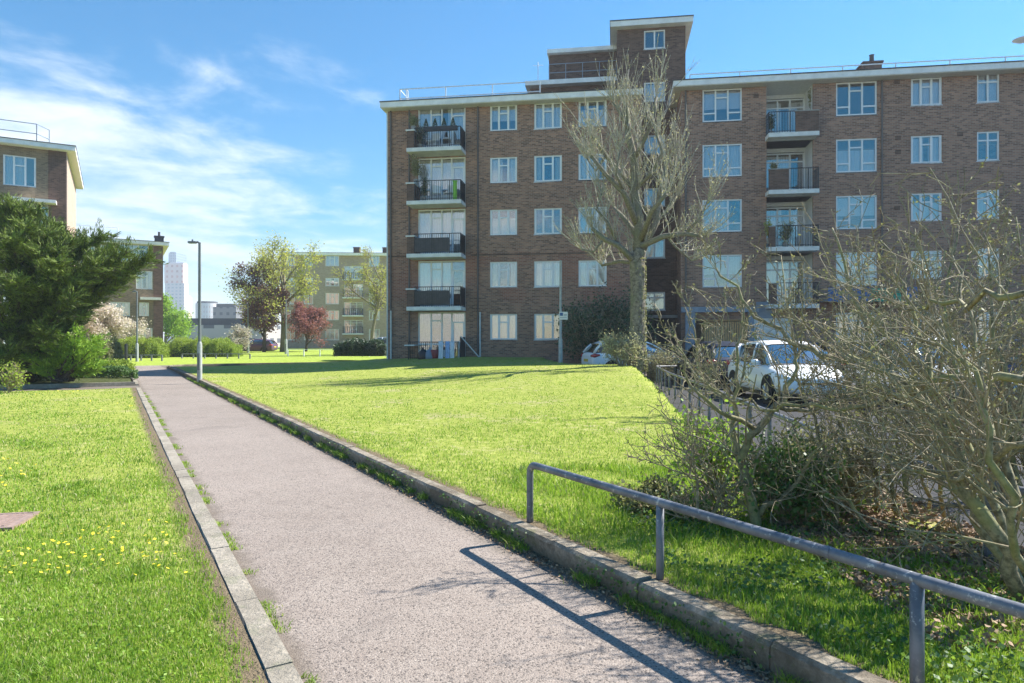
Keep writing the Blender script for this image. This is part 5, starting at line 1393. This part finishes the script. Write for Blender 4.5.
potted('leafy plant on the right balcony two floors below the top', bal_world(785,-.6,k2), 1.0,.4,'lf_olive',6,1200)
potted('yellow flowering plant on the right balcony two floors below the top', bal_world(769,-.75,k2+.2), .95,.2,'lf_yellow',7,700)
potted('dark plant beside the railing of the topmost right balcony', bal_world(771,-.4,k4), .8,.2,'lf_dark',8)
potted('climbing plant on the right wall of the topmost right balcony', bal_world(812,.1,k4+.9), 1.2,.18,'lf_olive',9)
def chair_(label, pos, mat, rz):
    t = empty('balcony_chair', pos, rz, label, 'chair')
    MB().box(-.22,.22,-.22,.22,.42,.46).build('seat', M[mat], t); MB().box(-.22,.22,.19,.22,.48,.9).build('backrest', M[mat], t)
    for sx_ in (-.2,.2):
        for sy_ in (-.2,.2): MB().tube([(sx_,sy_,0),(sx_,sy_,.42)],.015,6).build('leg', M[mat], t)
chair_('white chair on the second highest left balcony left of the green panel', bal_world(437,-.6,k3), 'white', rot+.3)
chair_('white chair on the topmost left balcony', bal_world(434,-.6,k4), 'white', rot-.2)
chair_('pale chair on the second highest left balcony further right', bal_world(449,-.55,k3), 'conc', rot-.4)
M['lime'] = plain('lime green plastic', (.25,.65,.05), .5)
bo_ = MB().box(-.10,.10,-.03,.03,0,.95).box(-.12,.12,-.05,.05,.951,1.0).build('broom_panel', M['lime'], None, loc=bal_world(455,-.9,k3+.005), rz=rot); bo_.name = 'green_screen'
tag(bo_, 'narrow lime green panel standing on the second highest left balcony', 'panel')
tb_ = empty('drying_rack', bal_world(449,-1.7,.48), rot, 'folding clothes airer outside the ground floor balcony', 'clothes airer')
for x in (-.5,.5): MB().tube([(x,-.25,0),(x,.2,1.0)],.012,5).tube([(x,.25,0),(x,-.2,1.0)],.012,5).build('leg', M['white'], tb_)
MB().tube([(-.5,-.2,1),(.5,-.2,1)],.01,5).tube([(-.5,.0,1),(.5,.0,1)],.01,5).tube([(-.5,.2,1),(.5,.2,1)],.01,5).build('bars', M['white'], tb_)
M['towel_b'] = plain('pale blue towel', (.35,.48,.72), .9, var=.15); M['towel_w'] = plain('white towel', (.72,.74,.78), .9)
for i, (x, m_, l_) in enumerate(((-.36,'towel_w','white towel hanging at the left of the clothes airer'),(-.02,'towel_b','pale blue towel hanging in the middle of the clothes airer'),(.22,'towel_w','white cloth hanging at the right of the clothes airer'))):
    w_ = MB(); X, Y, Z = bal_world(449,-1.7,.48)
    for j in range(9):
        xx = x-.11+.22*j/8; yy = -.2+.02*math.sin(j*1.9+i)
        for zz, oy in ((.12+.04*math.sin(j),-.055),(.6,-.03),(1.012,-.012),(1.014,.014),(.7,.05)): w_.v.append((xx,yy+oy,zz))
    for j in range(8):
        for q in range(4): a = j*5+q; w_.f.append((a,a+5,a+6,a+1))
    tw__ = w_.build('towel', M[m_], None, smooth=True, loc=(X,Y,Z), rz=rot); tag(tw__, l_, 'towel')
M['redp'] = plain('dark red plastic', (.25,.03,.035), .5)
rb_ = MB().lathe([(0,0),(.20,0),(.25,.35),(.26,.55),(.24,.56),(.0,.5)],0,0,14).build('tub', M['redp'], None, smooth=True, loc=bal_world(436,-1.45,.5)); tag(rb_,'dark red tub outside the ground floor balcony','tub')
for i,(px,m_,l_) in enumerate(((423,'black','black sack lying left of the dark red tub'),(430,'bluegrey','grey sack lying beside the dark red tub'))):
    s_ = MB().lathe([(0,0),(.22,.02),(.30,.2),(.24,.42),(.10,.55),(.05,.62),(.08,.68),(0,.68)],0,0,12).build('sack', M[m_], None, smooth=True, loc=bal_world(px,-1.4,.5)); tag(s_, l_, 'sack')
# white cloud-bright rooftop unit far right
pA = FM.world(FM.x(1022,.9),.9,zR+.05)
ru = empty('satellite_dish', pA, rot, 'white satellite dish on the roof at the top right corner', 'satellite dish')
zz_ = FM.z(1022,43,.9)-zR-.05
MB().tube([(0,0,0),(0,0,zz_+.05)],.05,8).build('mast', M['lamp_grey'], ru)
MB().lathe([(0,0),(.2,.03),(.4,.13),(.42,.15)],0,0,18).build('dish', M['white'], ru, smooth=True).location = (0,-.05,zz_)
ru.children[-1].rotation_euler = (R(70),0,R(30))

# ================================================================== light, sky, air, camera
EL, AZ = 45.5, 64.0        # sun height; bearing measured from +Y towards +X
sd = Vector((math.sin(R(AZ))*math.cos(R(EL)), math.cos(R(AZ))*math.cos(R(EL)), math.sin(R(EL))))
ld = D.lights.new('sun', 'SUN'); ld.energy = 4.6; ld.angle = R(.55); ld.color = (1,.955,.88)
lo_ = D.objects.new('sun', ld); COL.objects.link(lo_); lo_.rotation_euler = sd.to_track_quat('Z','Y').to_euler(); lo_.location = (20,10,40)
W = D.worlds.new('World'); SC.world = W; W.use_nodes = True; t = NT(W.node_tree); bg = t.n['Background']
sk = t.node('ShaderNodeTexSky', sky_type='NISHITA'); sk.sun_disc = False; sk.sun_elevation = R(EL); sk.sun_rotation = R(AZ)
sk.air_density = 1.0; sk.dust_density = .3; sk.ozone_density = 2.2; sk.altitude = 0
tc = t.node('ShaderNodeTexCoord'); dv = tc.outputs['Generated']
sx_ = t.node('ShaderNodeSeparateXYZ', i_0=dv); X_, Y_, Z_ = sx_.outputs
zc_ = t.math('MAXIMUM', Z_, 0.0); den = t.math('ADD', zc_, .16)
cu = t.math('DIVIDE', X_, den); cv_ = t.math('DIVIDE', Y_, den)
# clouds drawn out along one heading
cr = t.node('ShaderNodeCombineXYZ', i_0=t.math('ADD', t.math('MULTIPLY', cu, .85), t.math('MULTIPLY', cv_, .10)), i_1=t.math('ADD', t.math('MULTIPLY', cv_, 1.0), t.math('MULTIPLY', cu, -.25)))
n1 = t.noise(cr.outputs[0], 1.05, 8, .60, .35); n2 = t.noise(cr.outputs[0], 3.4, 6, .65, .5)
nn = t.math('ADD', t.math('MULTIPLY', n1, .72), t.math('MULTIPLY', n2, .28))
left = t.math('MULTIPLY', t.ss(t.math('MULTIPLY', X_, -1), -.12, .58), t.math('SUBTRACT', 1.1, t.ss(Z_, .27, .42)))        # more cloud to the left
low = t.math('SUBTRACT', 1, t.ss(Z_, .02, .50))
bias = t.math('ADD', t.math('MULTIPLY', left, .15), t.math('MULTIPLY', low, .06))
cl = t.ss(t.math('ADD', nn, bias), .585, .80)
cl = t.math('MULTIPLY', cl, .85)
hs = t.node('ShaderNodeHueSaturation', i_Color=sk.outputs[0]); hs.inputs['Saturation'].default_value = 1.9; hs.inputs['Hue'].default_value = .493; hs.inputs['Value'].default_value = 1.0
hz_ = t.math('MULTIPLY', t.math('POWER', t.math('SUBTRACT', 1, zc_), 10), .5)
c1 = t.mix(hz_, hs.outputs[0], (6.0,6.9,7.7))
c2 = t.mix(cl, c1, (6.6,7.0,7.4))
t.l.new(c2, bg.inputs[0]); bg.inputs[1].default_value = .074
# thin air that fades the far towers
HZ = True
if HZ:
    m = D.materials.new('haze'); m.use_nodes = True; nt = m.node_tree; nt.nodes.clear()
    out_ = nt.nodes.new('ShaderNodeOutputMaterial'); pv = nt.nodes.new('ShaderNodeVolumePrincipled'); pv.inputs['Color'].default_value = (.85,.92,1,1); pv.inputs['Density'].default_value = .0007; pv.inputs['Anisotropy'].default_value = .2
    nt.links.new(pv.outputs[0], out_.inputs['Volume'])
    tag(MB().box(-600,250,-30,960,-1.2,125).build('haze', m), 'thin pale air fading the far towers', 'haze', kind='stuff')
cam = D.cameras.new('camera'); co = D.objects.new('camera', cam); COL.objects.link(co)
co.location = (0,0,H); co.rotation_euler = (R(90),0,0); cam.sensor_width = 36; cam.lens = F/1024*36; cam.clip_end = 4000; cam.clip_start = .05
cam.shift_y = -.5/1024
SC.camera = co
SC.render.resolution_x = 1024; SC.render.resolution_y = 683
vs = SC.view_settings; vs.view_transform = 'Standard'; vs.look = 'None'; vs.gamma = 1; vs.exposure = 1.36; vs.use_curve_mapping = False
SC.render.engine = 'CYCLES'
cy = SC.cycles; cy.max_bounces = 8; cy.transparent_max_bounces = 16; cy.volume_bounces = 0; cy.caustics_reflective = False; cy.caustics_refractive = False
try: cy.volume_step_rate = 1
except Exception: pass
